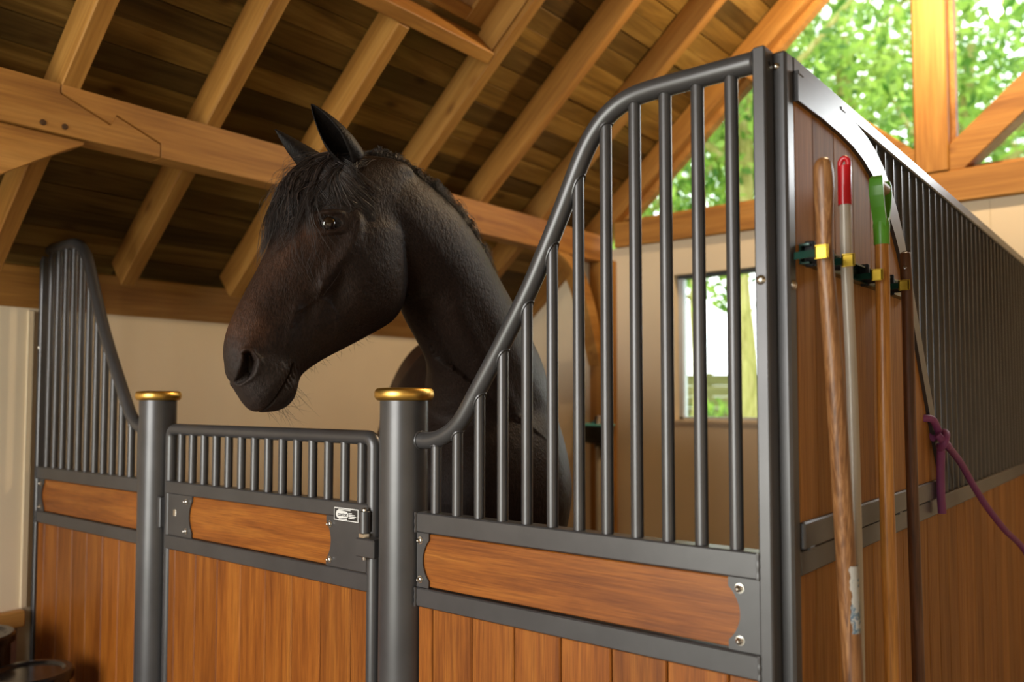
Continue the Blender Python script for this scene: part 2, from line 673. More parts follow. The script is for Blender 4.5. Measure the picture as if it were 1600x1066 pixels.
def brace(name, corner_y, sgn, loc, label):
    """curved knee brace in the plane of the purlin: from the post (corner_y) up to the purlin"""
    o = thing(name, loc, label, 'brace')
    up, lo = [], []
    n = 14
    for i in range(n + 1):
        t = i / n
        # centre line: quarter-ellipse like sweep
        y = .62 * t
        z = -.66 * (1 - t) ** 1.35 * 1.0
        yy = sgn * (y)
        up.append((yy - sgn * .035 * (1 - t), z + .0 + .055 * t))
        lo.append((yy + sgn * .055 * (1 - t) + sgn * .10 * (1 - t) * t, z - .05 * t - .03 * (1 - t) - .035 * t * (1 - t) * 4))
    poly = up + lo[::-1]
    obj('curved_timber', prism(poly, 'X', -.115, -.02, .003), 'oak_y', o)
    return o


# near brace (left picture edge) and the post it stands on, both along the purlin
np_ = obj('aisle_post', box((-.13, -.075, 0), (-.01, .075, PZ0), .006), 'oak_z', None, (XP, -.98, 0))
tag(np_, 'oak post under the purlin in front of the stall by the left wall', 'post')
b1 = thing('knee_brace', (XP, 0, PZ0), 'curved oak knee brace under the purlin in front of the stall', 'brace')
top = [(-.905, -.62), (-.905, -.50), (-.80, -.30), (-.66, -.10), (-.54, -.001), (-.16, -.001)]
low = [(-.165, -.016), (-.218, -.044), (-.311, -.101), (-.42, -.172), (-.54, -.27), (-.66, -.40), (-.78, -.55), (-.86, -.70), (-.905, -.80)]
obj('curved_timber', prism([(p[0], p[1]) for p in top] + low, 'X', -.11, -.015, .003), 'oak_y', b1)
b2 = thing('knee_brace', (-2.285, YG, PZ0), 'curved oak knee brace between purlin and wall post by the gable', 'brace')
lowc = catmull([(2.50, 2.358, 0), (2.62, 2.300, 0), (2.73, 2.205, 0), (2.83, 2.04, 0), (2.90, 1.86, 0), (2.965, 1.70, 0)], 5)
upc = catmull([(2.965, 1.90, 0), (2.94, 2.0, 0), (2.87, 2.15, 0), (2.79, 2.27, 0), (2.70, 2.335, 0), (2.62, 2.358, 0)], 5)
obj('curved_timber', prism([(p.x - YG, p.y - PZ0) for p in lowc] + [(p.x - YG, p.y - PZ0) for p in upc], 'X', -.07, .02, .003), 'oak_y', b2)

# rafters over the stall side; rafter faces 60 mm wide, 137 mm deep
RY = [-1.79, -1.265, -.74, -.215, .302, .815, 1.345, 1.87, 2.395]
X_TRIM = -1.77
RLAB = ['oak rafter over the aisle farthest from the gable', 'oak rafter over the aisle next after the one behind the knee brace'] + ['oak rafter seen behind the knee brace in front of the stall', 'oak rafter crossing the purlin beside its scarf joint',
        'oak rafter on the scarf joint side of the roof hatch', 'short oak rafter stopped by the roof hatch trimmer', 'oak rafter on the gable side of the roof hatch',
        'oak rafter next after the roof hatch towards the gable', 'last oak rafter before the heavy gable rafter']
for i, yr in enumerate(RY):
    x0, x1 = -3.02, XRIDGE - .02
    trimmed = abs(yr - .815) < .01
    if trimmed:
        x1 = X_TRIM - .005
    D = .137

    def rp(x):
        return Vector((x, yr, z_under(x))) + Vector((-SIN, 0, COS)) * (D / 2)
    p0, p1 = rp(x0 + .10), rp(x1)
    # slight birdsmouth foot: plumb cut end sitting on the plate
    o = beam('rafter', p0, p1, .062, D, 'oak_x', RLAB[i], 'rafter', 'rafters over the stall', .004)
rb = obj('ridge_beam', box((-.05, YF, -.12), (.05, YG, .10), .005), 'oak_y', None, (XRIDGE, 0, z_under(XRIDGE) + .02))
tag(rb, 'oak ridge beam at the top of the roof', 'beam')

# hatch: trimmer, lining and panelled lid between two rafters
HY0, HY1 = .335, 1.312
ht = thing('roof_hatch', (X_TRIM, (HY0 + HY1) / 2, z_under(X_TRIM)), 'framed wooden roof hatch between rafters above the horse', 'hatch')
L = Vector(ht.location)


def slope_box(name, u0, u1, y0, y1, n0, n1, mat, par, L, ch=.003, x_ref=X_TRIM):
    """box in roof coordinates: u up the slope from x_ref, y along the ridge, n off the rafter underside"""
    bm = box((u0, y0, n0), (u1, y1, n1), ch)
    o = obj(name, bm, mat, par)
    o.matrix_local = Matrix.Translation(Vector((x_ref, 0, z_under(x_ref))) - L) @ Matrix.Rotation(-rad(40.6), 4, 'Y')
    return o


slope_box('trimmer', -.004, .052, HY0, HY1, 0.0, .175, 'oak_y', ht, L)
slope_box('trimmer', .95, 1.01, HY0, HY1, 0.0, .175, 'oak_y', ht, L)
slope_box('lining_board', .052, .95, HY0, HY0 + .012, .02, .24, 'oak_x', ht, L)
slope_box('lining_board', .052, .95, HY1 - .012, HY1, .02, .24, 'oak_x', ht, L)
slope_box('lid_stile', .052, .95, HY0 + .012, HY0 + .11, .15, .18, 'oak_x', ht, L)
slope_box('lid_stile', .052, .95, HY1 - .11, HY1 - .012, .15, .18, 'oak_x', ht, L)
slope_box('lid_rail', .052, .14, HY0 + .11, HY1 - .11, .15, .18, 'oak_y', ht, L)
slope_box('lid_rail', .86, .95, HY0 + .11, HY1 - .11, .15, .18, 'oak_y', ht, L)
M['lid'] = wood('hatch_lid_panel', (.26, .13, .05), (.36, .20, .085), (.44, .26, .12), 'X', 7, .6, 90, .55, .05, 0, 1)
slope_box('lid_panel', .13, .87, HY0 + .10, HY1 - .10, .165, .185, 'lid', ht, L)

# roof: outer deck and, below it, single boards
slopeL = (XRIDGE - XL) / COS
ce = bpy.data.objects.new('ceiling', None)
COL.objects.link(ce)
ce['kind'] = 'structure'
ce.location = (XL, 0, z_board(XL))


def roof_slab(side, name, mat, n0, n1):
    bm = box((-.25, YF - .2, n0), (slopeL + .02, YG + .16, n1))
    o = obj(name, bm, mat, ce)
    ang = -rad(40.6) if side == 1 else rad(40.6) + math.pi
    if side == 1:
        o.matrix_local = Matrix.Rotation(-rad(40.6), 4, 'Y')
    else:
        mir = Matrix.Diagonal((-1, 1, 1, 1))
        o.matrix_local = Matrix.Translation((2 * (XRIDGE - XL), 0, 0)) @ mir @ Matrix.Rotation(-rad(40.6), 4, 'Y')
    return o


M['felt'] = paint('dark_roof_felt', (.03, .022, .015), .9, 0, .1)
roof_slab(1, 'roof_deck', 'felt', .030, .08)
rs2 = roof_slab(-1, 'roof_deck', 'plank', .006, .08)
PW = .104
nrow = int(slopeL / PW) + 2
r2 = random.Random(11)
boards = {}
for i in range(-1, nrow):
    u0 = i * PW
    cuts = [YG + .1]
    y = YG + .1
    first = r2.choice([1, 2, 3, 4])
    yy = sorted({RY[k] for k in (first, first + 4) if k < len(RY)}, reverse=True)
    segs = []
    top_ = YG + .1
    for c_ in yy:
        segs.append((c_ + .002, top_ - .002))
        top_ = c_
    segs.append((YF, top_ - .002))
    for (ya, yb) in segs:
        # leave the hatch opening free
        ua, ub = u0 + .0012, u0 + PW - .0012
        hu0 = (X_TRIM - XL) / COS + .045
        hu1 = hu0 + .90
        pieces = [(ya, yb)]
        if ub > hu0 and ua < hu1:
            pieces = [(ya, min(yb, HY0 + .005)), (max(ya, HY1 - .005), yb)]
        for (pa, pb) in pieces:
            if pb - pa < .05:
                continue
            lip = r2.uniform(-.0035, .0035)
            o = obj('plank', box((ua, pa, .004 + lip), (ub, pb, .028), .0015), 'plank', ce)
            o.matrix_local = Matrix.Rotation(-rad(40.6), 4, 'Y')

# ================================================================== STALL FRONT
BAR_R = .0125
TUBE_R = .0203
TUBE_PATH = [(-.8715, 1.393), (-.858, 1.393), (-.84, 1.3935), (-.815, 1.398), (-.79, 1.407), (-.765, 1.421), (-.742, 1.441),
             (-.722, 1.466), (-.70, 1.497), (-.66, 1.553), (-.60, 1.640), (-.54, 1.732), (-.50, 1.803), (-.46, 1.878), (-.43, 1.938),
             (-.41, 1.978), (-.39, 2.014), (-.368, 2.043), (-.342, 2.067), (-.312, 2.084), (-.28, 2.0935), (-.245, 2.097), (-.20, 2.098),
             (-.12, 2.098), (-.024, 2.098)]


def acorn_bolt(parent, loc, name='bolt', r=.0065, axis='-Y', mat='chrome'):
    """washer, hexagon and dome pointing along the axis"""
    prof = [(r * 1.35, 0), (r * 1.35, .0018), (r, .0019), (r, .006), (r * .8, .0068), (r * .62, .0105), (r * .3, .0125), (.0004, .013)]
    bm = bmesh.new()
    if axis == '-Y':
        add_lathe(bm, [(a, -h) for a, h in prof], (0, 0, 0), 'Y', 14)
    else:
        add_lathe(bm, prof, (0, 0, 0), 'X', 14)
    return smooth(obj(name, bm, mat, parent, loc), 35)


def dome_bolt(parent, loc, axis, r=.009):
    prof = [(r, 0), (r * .95, .002), (r * .75, .0042), (r * .4, .0058), (.0004, .0063)]
    bm = bmesh.new()
    if axis == '-Y':
        add_lathe(bm, [(a, -h) for a, h in prof], (0, 0, 0), 'Y', 18)
    else:
        add_lathe(bm, prof, (0, 0, 0), 'X', 18)
    return smooth(obj('carriage_bolt', bm, 'chrome', parent, loc), 50)


def arc_plate(fx, x_out, x_tab, x_arc, z0, z1, y0, y1):
    """steel plate whose inner edge is cut out in an arc (bulging towards x_out)"""
    zm, hh = (z0 + z1) / 2, (z1 - z0) / 2
    tab = .016
    pts = [(x_out, z0), (x_tab, z0), (x_tab, z0 + tab)]
    n = 12
    for k in range(1, n):
        t = k / n
        z = (z0 + tab) + (z1 - z0 - 2 * tab) * t
        x = x_tab + (x_arc - x_tab) * math.sin(math.pi * t) ** .8
        pts.append((x, z))
    pts += [(x_tab, z1 - tab), (x_tab, z1), (x_out, z1)]
    return prism([(fx(p[0]), p[1]) for p in pts], 'Y', y0, y1)


def weld_bead(bm, c, r, n, tilt=(0, 0, 1)):
    pts = []
    tl = Vector(tilt).normalized()
    u = tl.orthogonal().normalized()
    w = tl.cross(u)
    for k in range(n + 1):
        a = 2 * math.pi * k / n
        pts.append(Vector(c) + (u * math.cos(a) + w * math.sin(a)) * r)
    add_tube(bm, pts, [.0032 + .0007 * math.sin(k * 2.1) for k in range(n + 1)], 6, False)


def stall_panel(fx, name, label, base_x, detail=True):
    sg = 1 if fx(1) > fx(0) else -1
    L = Vector((fx(base_x), .02, 0))
    P = thing(name, L, label, 'stall panel', 'stall front panels')
    G = lambda x: fx(x) - L.x
    yo = -L.y

    def bx(nm, x0, x1, z0, z1, y0, y1, mat, ch=.003, par=P):
        xa, xb = sorted((G(x0), G(x1)))
        return obj(nm, box((xa, y0 + yo, z0), (xb, y1 + yo, z1), ch), mat, par)
    ep = bx('end_post', -.024, 0, 0, 2.118, 0, .040, 'steel')
    for (z0, z1) in ((1.177, 1.224), (1.004, 1.048), (.06, .10)):
        r = bx('rail', -.868, -.024, z0, z1, 0, .040, 'steel')
        # weld seams at both rail ends
        for xe in (-.8665, -.0245):
            bm = bmesh.new()
            pts = [Vector((G(xe), yo - .001, z0 + (z1 - z0) * k / 8)) for k in range(9)]
            add_tube(bm, pts, [.0032 + .0008 * math.sin(k * 1.9) for k in range(9)], 6, True)
            smooth(obj('weld', bm, 'steel', r))
    # swan-neck tube
    path = catmull([(G(x), .02 + yo, z) for x, z in TUBE_PATH], 3)
    tb = smooth(obj('curved_top_tube', tube(path, TUBE_R, 20), 'steel', P))
    zs = sorted((p.x * sg, p.z) for p in path)
    for k in range(12):
        x = -.82 + .068 * k
        zt = interp(zs, G(x) * sg)
        br = smooth(obj('bar', tube([(0, 0, 0), (0, 0, zt - 1.222)], BAR_R, 16), 'steel', P, (G(x), .02 + yo, 1.222)))
        # weld collars where the bar meets the tube and the rail
        e = .004
        sl = (interp(zs, G(x) * sg + e) - interp(zs, G(x) * sg - e)) / (2 * e)
        bm = bmesh.new()
        dz = zt - 1.222 - TUBE_R * math.sqrt(1 + sl * sl) + .002
        pts, n = [], 14
        for q in range(n + 1):
            a = 2 * math.pi * q / n
            xx, yy = math.cos(a) * (BAR_R + .001), math.sin(a) * (BAR_R + .001)
            saddle = TUBE_R - math.sqrt(max(0, TUBE_R ** 2 - yy * yy))
            pts.append(Vector((xx, yy, dz + xx * sl * sg + saddle * .9)))
        add_tube(bm, pts, [.0027 + .0006 * math.sin(q * 2.3) for q in range(n + 1)], 6, False)
        smooth(obj('weld', bm, 'steel', br))
    for cw, rw in (((G(-.872), .02 + yo, 1.393), TUBE_R), ((G(-.0255), .02 + yo, 2.098), TUBE_R * .96)):
        bm = bmesh.new()
        weld_bead(bm, cw, rw, 16, (1, 0, 0))
        smooth(obj('weld', bm, 'steel', tb))
    # long board between the rails held by two cut-out plates
    bx('name_board', -.862, -.03, 1.051, 1.174, .010, .030, 'bamboo_x', .002)
    obj('end_plate', arc_plate(G, -.868, -.829, -.849, 1.049, 1.176, .005 + yo, .009 + yo), 'steel', P)
    obj('end_plate', arc_plate(G, -.0245, -.083, -.061, 1.049, 1.176, .005 + yo, .009 + yo), 'steel', P)
    for (x, z) in ((-.856, 1.158), (-.856, 1.067), (-.0615, 1.158), (-.0615, 1.067)):
        acorn_bolt(P, (G(x), .005 + yo, z))
    edges = [-.868] + [-.8215 + .1225 * k for k in range(7)] + [-.026]
    for a_, b_ in zip(edges, edges[1:]):
        bx('board', a_ + .0012, b_ - .0012, .10, 1.003, .010, .032, 'bamboo_z', .0028)
    dome_bolt(P, (G(-.0125), yo, 1.700), '-Y')
    xa, xb = G(.004), G(-.010)
    drill(ep, (xa, .021 + yo, 2.090), (xb, .021 + yo, 2.090), .0045)
    return P


ident = lambda x: x
mirr = lambda x: -3.043 - x
stall_panel(ident, 'stall_front_panel', 'swan-neck barred stall panel joined to the corner post by the hanging tools', -.45)
stall_panel(mirr, 'stall_front_panel', 'swan-neck barred stall panel ending against the cream left wall', -.45)

# round posts with brass caps


def round_post(x, label):
    P = thing('stall_post', (x, .02, 0), label, 'post', 'round stall posts')
    smooth(obj('post_tube', lathe([(.059, 0), (.059, 1.492)], seg=48), 'steel', P))
    cap = [(.055, 1.4885), (.064, 1.488), (.069, 1.491), (.0722, 1.497), (.0730, 1.5035), (.0722, 1.510), (.069, 1.516), (.064, 1.5185), (.05, 1.5195), (.02, 1.520), (.001, 1.520)]
    smooth(obj('brass_cap', lathe(cap, seg=48), 'brass', P), 60)
    bmw = bmesh.new()
    return P


round_post(-.930, 'round dark post with brass cap carrying the gate hinges')
round_post(-2.113, 'round dark post with brass cap on the latch side of the gate')

# ------------------------------------------------------------------ gate
GL = Vector((-1.5215, .02, 0))
gate = thing('stall_gate', GL, 'low stall gate with short bars and orange boards under the horse muzzle', 'gate')


def gb(nm, x0, x1, z0, z1, y0, y1, mat, ch=.003, par=gate):
    return obj(nm, box((x0 - GL.x, y0 - GL.y, z0), (x1 - GL.x, y1 - GL.y, z1), ch), mat, par)


gx0, gx1 = -2.040, -1.018
fp = []
R_ = .024
for (cx, ang0) in ((gx0 + .018 + R_, 180), (gx1 - .018 - R_, 90)):
    for k in range(7):
        a = rad(ang0 - 90 * k / 6)
        fp.append((cx + R_ * math.cos(a) - GL.x, 0, 1.394 - R_ + R_ * math.sin(a)))
fp = [(gx0 + .018 - GL.x, 0, .06)] + fp + [(gx1 - .018 - GL.x, 0, .06)]
smooth(obj('frame_tube', tube(fp, .0185, 18), 'steel', gate))
for (z0, z1) in ((1.188, 1.228), (1.011, 1.056), (.06, .10)):
    gb('rail', gx0 + .02, gx1 - .02, z0, z1, 0, .040, 'steel')
gbar = None
for k in range(14):
    if gbar is None:
        gbar = smooth(obj('bar', tube([(0, 0, 1.226), (0, 0, 1.388)], BAR_R, 16), 'steel', gate, (-1.959 - GL.x, 0, 0)))
    else:
        o = gbar.copy()
        COL.objects.link(o)
        o.parent = gate
        o.location = (-1.959 + .0674 * k - GL.x, 0, 0)
gb('name_board', -1.93, -1.14, 1.058, 1.186, .010, .030, 'bamboo_x', .002)
G_ = lambda x: x - GL.x
obj('end_plate', arc_plate(G_, gx0 + .03, -1.866, -1.883, 1.057, 1.187, -.015, -.011), 'steel', gate)
obj('end_plate', arc_plate(G_, gx1 - .03, -1.206, -1.187, 1.057, 1.187, -.015, -.011), 'steel', gate)
for (x, z) in ((-1.897, 1.169), (-1.897, 1.077), (-1.190, 1.166), (-1.190, 1.074)):
    acorn_bolt(gate, (x - GL.x, -.015, z))
gb('latch_slot', -1.972, -1.957, 1.118, 1.140, .002, .006, 'chrome', .001)
ge = [gx0 + .03] + [-1.97 + .1225 * k for k in range(8)] + [gx1 - .03]
for a_, b_ in zip(ge, ge[1:]):
    gb('board', a_ + .0012, b_ - .0012, .10, 1.010, .010, .032, 'bamboo_z', .0028)
# hinge: barrel, nut, bearing block
hx = -1.036 - GL.x
hy = -.030
hg = smooth(obj('hinge_barrel', lathe([(.0135, 1.160), (.0135, 1.212), (.012, 1.2135)], (hx, hy, 0), seg=20), 'steel', gate))
smooth(obj('hinge_pin', lathe([(.008, 1.2130), (.008, 1.218), (.005, 1.221), (.001, 1.222)], (hx, hy, 0), seg=12), 'chrome', hg))
obj('hinge_nut', lathe([(.0155, 1.149), (.0155, 1.1585)], (hx, hy, 0), seg=6), 'chrome', hg)
obj('hinge_block', box((hx - .019, hy - .016, 1.102), (hx + .050, hy + .020, 1.148), .003), 'steel', gate)
smooth(obj('hinge_pin', lathe([(.007, 1.093), (.008, 1.102)], (hx, hy, 0), seg=12), 'chrome', hg))
# latch collar on the other post side
obj('latch_keep', box((gx0 - .0115 - GL.x, -.030, 1.075), (gx0 + .006 - GL.x, .010, 1.175), .003), 'steel', gate)
# maker's plate
M['plate_black'] = paint('black_enamel', (.02, .02, .022), .35)
M['plate_white'] = paint('white_print', (.68, .68, .66), .4, 0, .4, .01, 5, 0)
mp = gb('maker_plate', -1.166, -1.071, 1.1795, 1.2125, -.0022, .0, 'plate_white', .0006)
mp['label'] = 'small black and white maker plate'
o = gb('plate_field', -1.1635, -1.0735, 1.182, 1.210, -.0028, -.001, 'plate_black', .0002, mp)
stad = []
for k in range(25):
    a = rad(90 + 180 * k / 24)
    stad.append((-1.1465 + .0105 * math.cos(a), 1.1962 + .0105 * math.sin(a)))
for k in range(25):
    a = rad(-90 + 180 * k / 24)
    stad.append((-1.117 + .0085 * math.cos(a), 1.1955 + .0085 * math.sin(a)))
obj('plate_badge', prism([(p[0] - GL.x, p[1]) for p in stad], 'Y', -.0032 - GL.y, -.002 - GL.y), 'plate_white', mp)
text_mesh('plate_lettering', 'corton', .0135, 'plate_black', mp, (-1.1305 - GL.x, -.0033 - GL.y, 1.1957), (rad(90), 0, 0), .0002)
for (x0, x1, z) in ((-1.147, -1.100, 1.2078), (-1.145, -1.113, 1.1838), (-1.107, -1.094, 1.2005), (-1.107, -1.082, 1.1965), (-1.107, -1.078, 1.1925), (-1.107, -1.084, 1.1885)):
    o = gb('small_print', x0, x1, z - .0011, z + .0011, -.0032, -.002, 'plate_white', 0, mp)

# ================================================================== SIDE PARTITION
SX1, SX0 = .022, -.015
SL = Vector((0, 1.5, 0))
side = thing('stall_partition', SL, 'long barred stall partition along the aisle with boarded corner and hanging tools', 'stall partition')


def sb(nm, x0, x1, y0, y1, z0, z1, mat, ch=.003, par=side):
    return obj(nm, box((x0, y0 - SL.y, z0), (x1, y1 - SL.y, z1), ch), mat, par)


sb('corner_upright', SX0, SX1, .043, .080, 0, 2.118, 'steel', .005)
sb('corner_upright', SX0, SX1, 2.955, 2.995, 0, 2.118, 'steel', .005)
sb('top_rail', SX0, SX1, .080, 2.955, 2.087, 2.118, 'steel')
sb('middle_rail', SX0, SX1, .080, 2.955, 1.176, 1.222, 'steel')
sb('bottom_rail', SX0, SX1, .080, 2.955, .06, .10, 'steel')
fb = None
k = 0
yb_ = .775 - .0735 * 9
while yb_ < 2.94:
    if fb is None:
        fb = smooth(obj('bar', tube([(0, 0, 1.220), (0, 0, 2.089)], BAR_R, 14), 'steel', side, (.003, yb_ - SL.y, 0)))
    else:
        o = fb.copy()
        COL.objects.link(o)
        o.parent = side
        o.location = (.003, yb_ - SL.y, 0)
    yb_ += .0735
ye = [.082] + [.175 + .1225 * k for k in range(23)] + [2.955]
for a_, b_ in zip(ye, ye[1:]):
    sb('board', -.008, .014, a_ + .0009, b_ - .0009, .10, 1.175, 'side_wood', .0024)
# boarded corner insert with a sweeping steel edge
OUT = [(.081, 2.0855), (.21, 2.0865), (.333, 2.0855), (.42, 2.0805), (.50, 2.070), (.57, 2.053), (.63, 2.028), (.69, 1.990), (.745, 1.945), (.80, 1.883), (.855, 1.800),
       (.91, 1.711), (.98, 1.597), (1.05, 1.490), (1.115, 1.385), (1.165, 1.272)]
INN = [(.081, 2.033), (.21, 2.034), (.323, 2.031), (.40, 2.025), (.47, 2.013), (.54, 1.992), (.60, 1.965), (.66, 1.928), (.715, 1.885), (.765, 1.835), (.815, 1.768),
       (.87, 1.683), (.94, 1.573), (1.01, 1.463), (1.075, 1.365), (1.135, 1.272)]
bm = bmesh.new()
for x in (.016, .031):
    pass
vo = [[bm.verts.new((x, p[0] - SL.y, p[1])) for p in OUT] for x in (.018, .030)]
vi = [[bm.verts.new((x, p[0] - SL.y, p[1])) for p in INN] for x in (.018, .030)]
for k in range(len(OUT) - 1):
    bm.faces.new((vo[1][k], vo[1][k + 1], vi[1][k + 1], vi[1][k]))
    bm.faces.new((vo[0][k], vo[0][k + 1], vi[0][k + 1], vi[0][k]))
    bm.faces.new((vo[0][k], vo[0][k + 1], vo[1][k + 1], vo[1][k]))
    bm.faces.new((vi[0][k], vi[0][k + 1], vi[1][k + 1], vi[1][k]))
bm.faces.new((vo[0][0], vo[1][0], vi[1][0], vi[0][0]))
bm.faces.new((vo[0][-1], vo[1][-1], vi[1][-1], vi[0][-1]))
smooth(obj('curved_edge', bm, 'steel', side), 25)
sb('insert_rail', .002, .029, .081, 1.166, 1.2235, 1.272, 'steel', .003)
for (y, z) in ((.088, 2.0865), (.33, 2.0865)):
    obj('weld_tab', box((.022, y - SL.y - .008, z - .0045), (.0315, y - SL.y + .02, z + .003), .0015), 'steel', side)
for y in (.12, .40, .72, 1.02):
    obj('weld_tab', box((.0225, y - SL.y - .012, 1.2195), (.0285, y - SL.y + .012, 1.2255), .001), 'steel', side)
ie = [.081] + [.175 + .1225 * k for k in range(9)]
for a_, b_ in zip(ie, ie[1:]):
    a2, b2_ = a_ + .0009, min(b_, 1.13) - .0009
    if b2_ - a2 < .01:
        continue
    ys = [a2 + (b2_ - a2) * t / 4 for t in range(5)]
    top = [(y, interp(INN, y) + .014) for y in ys]
    poly = [(a2 - SL.y, 1.271), (b2_ - SL.y, 1.271)] + [(y - SL.y, z) for y, z in top[::-1]]
    obj('board', prism(poly, 'X', .0162, .0215 - .003 + .003, .0012), 'side_wood', side)
obj('gusset', prism([(1.168 - SL.y, 1.223), (1.235 - SL.y, 1.223), (1.185 - SL.y, 1.232), (1.168 - SL.y, 1.262)], 'X', .010, .018), 'steel', side)
dome_bolt(side, (SX1, .062 - SL.y, 1.695), 'X')
dome_bolt(side, (.004, .043 - SL.y, 2.090), '-Y', .007)

# ================================================================== HORSE
HF = np.array([-math.sin(rad(39.0)) * math.cos(rad(2.713)), math.cos(rad(39.0)) * math.cos(rad(2.713)), math.sin(rad(2.713))])
HR = np.array([math.cos(rad(39.0)), math.sin(rad(39.0)), 0.0])
HU = np.cross(HR, HF)
HC = np.array([0.56, -1.40, 1.49])


def pix(x, y, t):
    """photo pixel at a chosen distance t along the viewing axis (distance chosen from the gate, post and stall it stands in)"""
    return HC + t * (HF + HR * (x - 800) / 1299. - HU * (y - 563.3) / 1299.)


# head frame: a = poll to muzzle, d = dorsal, l = left
HL = np.array([.989, -.150, 0.])
HA = np.array([-.0865, -.570, -.817])
HA /= np.linalg.norm(HA)
HD = np.cross(HL, HA)
if HD[2] < 0:
    HD = -HD
HO = np.array([-1.042, -.121, 1.918]) - HL * .085


def hw(s, d, w):
    return HO + HA * s + HD * d + HL * w


TOP = [(-.30, -.07), (-.27, -.005), (-.22, .045), (-.16, .080), (-.10, .094), (-.04, .094), (0, .089), (.05, .079), (.1, .067), (.15, .0575), (.2, .050), (.25, .0435),
       (.3, .036), (.346, .0245), (.375, .012), (.4, -.007), (.42, -.028), (.435, -.052), (.447, -.083), (.457, -.112), (.465, -.133)]
BOT = [(-.30, -.13), (-.2, -.185), (-.14, -.225), (-.1, -.254), (-.05, -.292), (0, -.318), (.03, -.320), (.06, -.312), (.12, -.283), (.194, -.244), (.24, -.219),
       (.28, -.201), (.31, -.190), (.33, -.189), (.35, -.198), (.375, -.207), (.4, -.205), (.424, -.191), (.445, -.168), (.457, -.151), (.465, -.136)]
VS = np.array([-1, -.6, -.2, .2, .6, 1.])
WS = np.array([-.30, -.2, -.1, 0, .08, .16, .25, .32, .38, .42, .45, .466])
WT = np.array([
    [.05, .065, .075, .08, .075, .05],
    [.055, .082, .090, .092, .088, .06],
    [.058, .086, .095, .099, .098, .075],
    [.055, .080, .090, .096, .098, .085],
    [.048, .070, .080, .086, .086, .066],
    [.040, .058, .068, .073, .070, .050],
    [.034, .047, .055, .060, .056, .040],
    [.034, .045, .052, .057, .054, .037],
    [.036, .047, .055, .060, .056, .039],
    [.034, .044, .053, .057, .051, .036],
    [.028, .036, .043, .043, .036, .025],
    [.010, .014, .015, .015, .012, .010]])
NEXP = 2.35


def smooth_interp(tab, n=200):
    p = catmull([(x, y, 0) for x, y in tab], 10)
    return np.array([[q.x, q.y] for q in p])


TOPS, BOTS = smooth_interp(TOP), smooth_interp(BOT)


def f_top(s):
    return np.interp(s, TOPS[:, 0], TOPS[:, 1])


def f_bot(s):
    return np.interp(s, BOTS[:, 0], BOTS[:, 1])


def f_wp(s, v):
    cols = np.array([np.interp(s, WS, WT[:, k]) for k in range(6)])
    return np.interp(v, VS, cols)


def head_ring(s, n=72):
    t, b_ = f_top(s), f_bot(s)
    c_, h_ = (t + b_) / 2, max((t - b_) / 2, .0008)
    pts = []
    for k in range(n):
        a = 2 * math.pi * k / n
        ca, sa = math.cos(a), math.sin(a)
        v = math.copysign(abs(ca) ** (2 / NEXP), ca)
        x = math.copysign(abs(sa) ** (2 / NEXP), sa) * f_wp(s, v)
        pts.append(hw(s, c_ + h_ * v, x))
    return pts


def surf_d(s, w):
    """dorsal height of the head surface at (s, w)"""
    t, b_ = f_top(s), f_bot(s)
    c_, h_ = (t + b_) / 2, (t - b_) / 2
    lo_, hi_ = 0.0, 1.0
    for _ in range(18):
        v = (lo_ + hi_) / 2
        x = f_wp(s, v) * max(0, 1 - v ** NEXP) ** (1 / NEXP)
        if x > abs(w):
            lo_ = v
        else:
            hi_ = v
    return c_ + h_ * lo_


def loft(bm, rings):
    R = [[bm.verts.new(p) for p in r] for r in rings]
    n = len(R[0])
    for i in range(len(R) - 1):
        for k in range(n):
            bm.faces.new((R[i][k], R[i][(k + 1) % n], R[i + 1][(k + 1) % n], R[i + 1][k]))
    bm.faces.new(R[0][::-1])
    bm.faces.new(R[-1])


def egg_ring(cr, ve, lat, hwid, n=48, ex=2.2, crest_pinch=.25, vent_pinch=.10):
    """section between a crest point and a ventral point, lateral direction lat"""
    cr, ve, lat = np.array(cr), np.array(ve), np.array(lat, float)
    c_, h_ = (cr + ve) / 2, (cr - ve) / 2
    hn = h_ / np.linalg.norm(h_)
    lat = lat - hn * (lat @ hn)
    lat /= np.linalg.norm(lat)
    out = []
    for k in range(n):
        a = 2 * math.pi * k / n
        ca, sa = math.cos(a), math.sin(a)
        v = math.copysign(abs(ca) ** (2 / ex), ca)
        x = math.copysign(abs(sa) ** (2 / ex), sa) * hwid * (1 - crest_pinch * max(0, v) - vent_pinch * max(0, -v))
        out.append(c_ + h_ * v + lat * x)
    return out


def resample(keys, n):
    """catmull interpolation of rows of numbers"""
    K = [np.array(k, float) for k in keys]
    K = [2 * K[0] - K[1]] + K + [2 * K[-1] - K[-2]]
    out = []
    for i in range(1, len(K) - 2):
        for j in range(n):
            t = j / n
            a, b, c, d = K[i - 1:i + 3]
            out.append(.5 * (2 * b + (c - a) * t + (2 * a - 5 * b + 4 * c - d) * t * t + (3 * b - a - 3 * c + d) * t ** 3))
    out.append(K[-2])
    return out


hb = bmesh.new()
loft(hb, [head_ring(s) for s in np.concatenate([np.linspace(-.30, .40, 80), np.linspace(.405, .4645, 22)])])
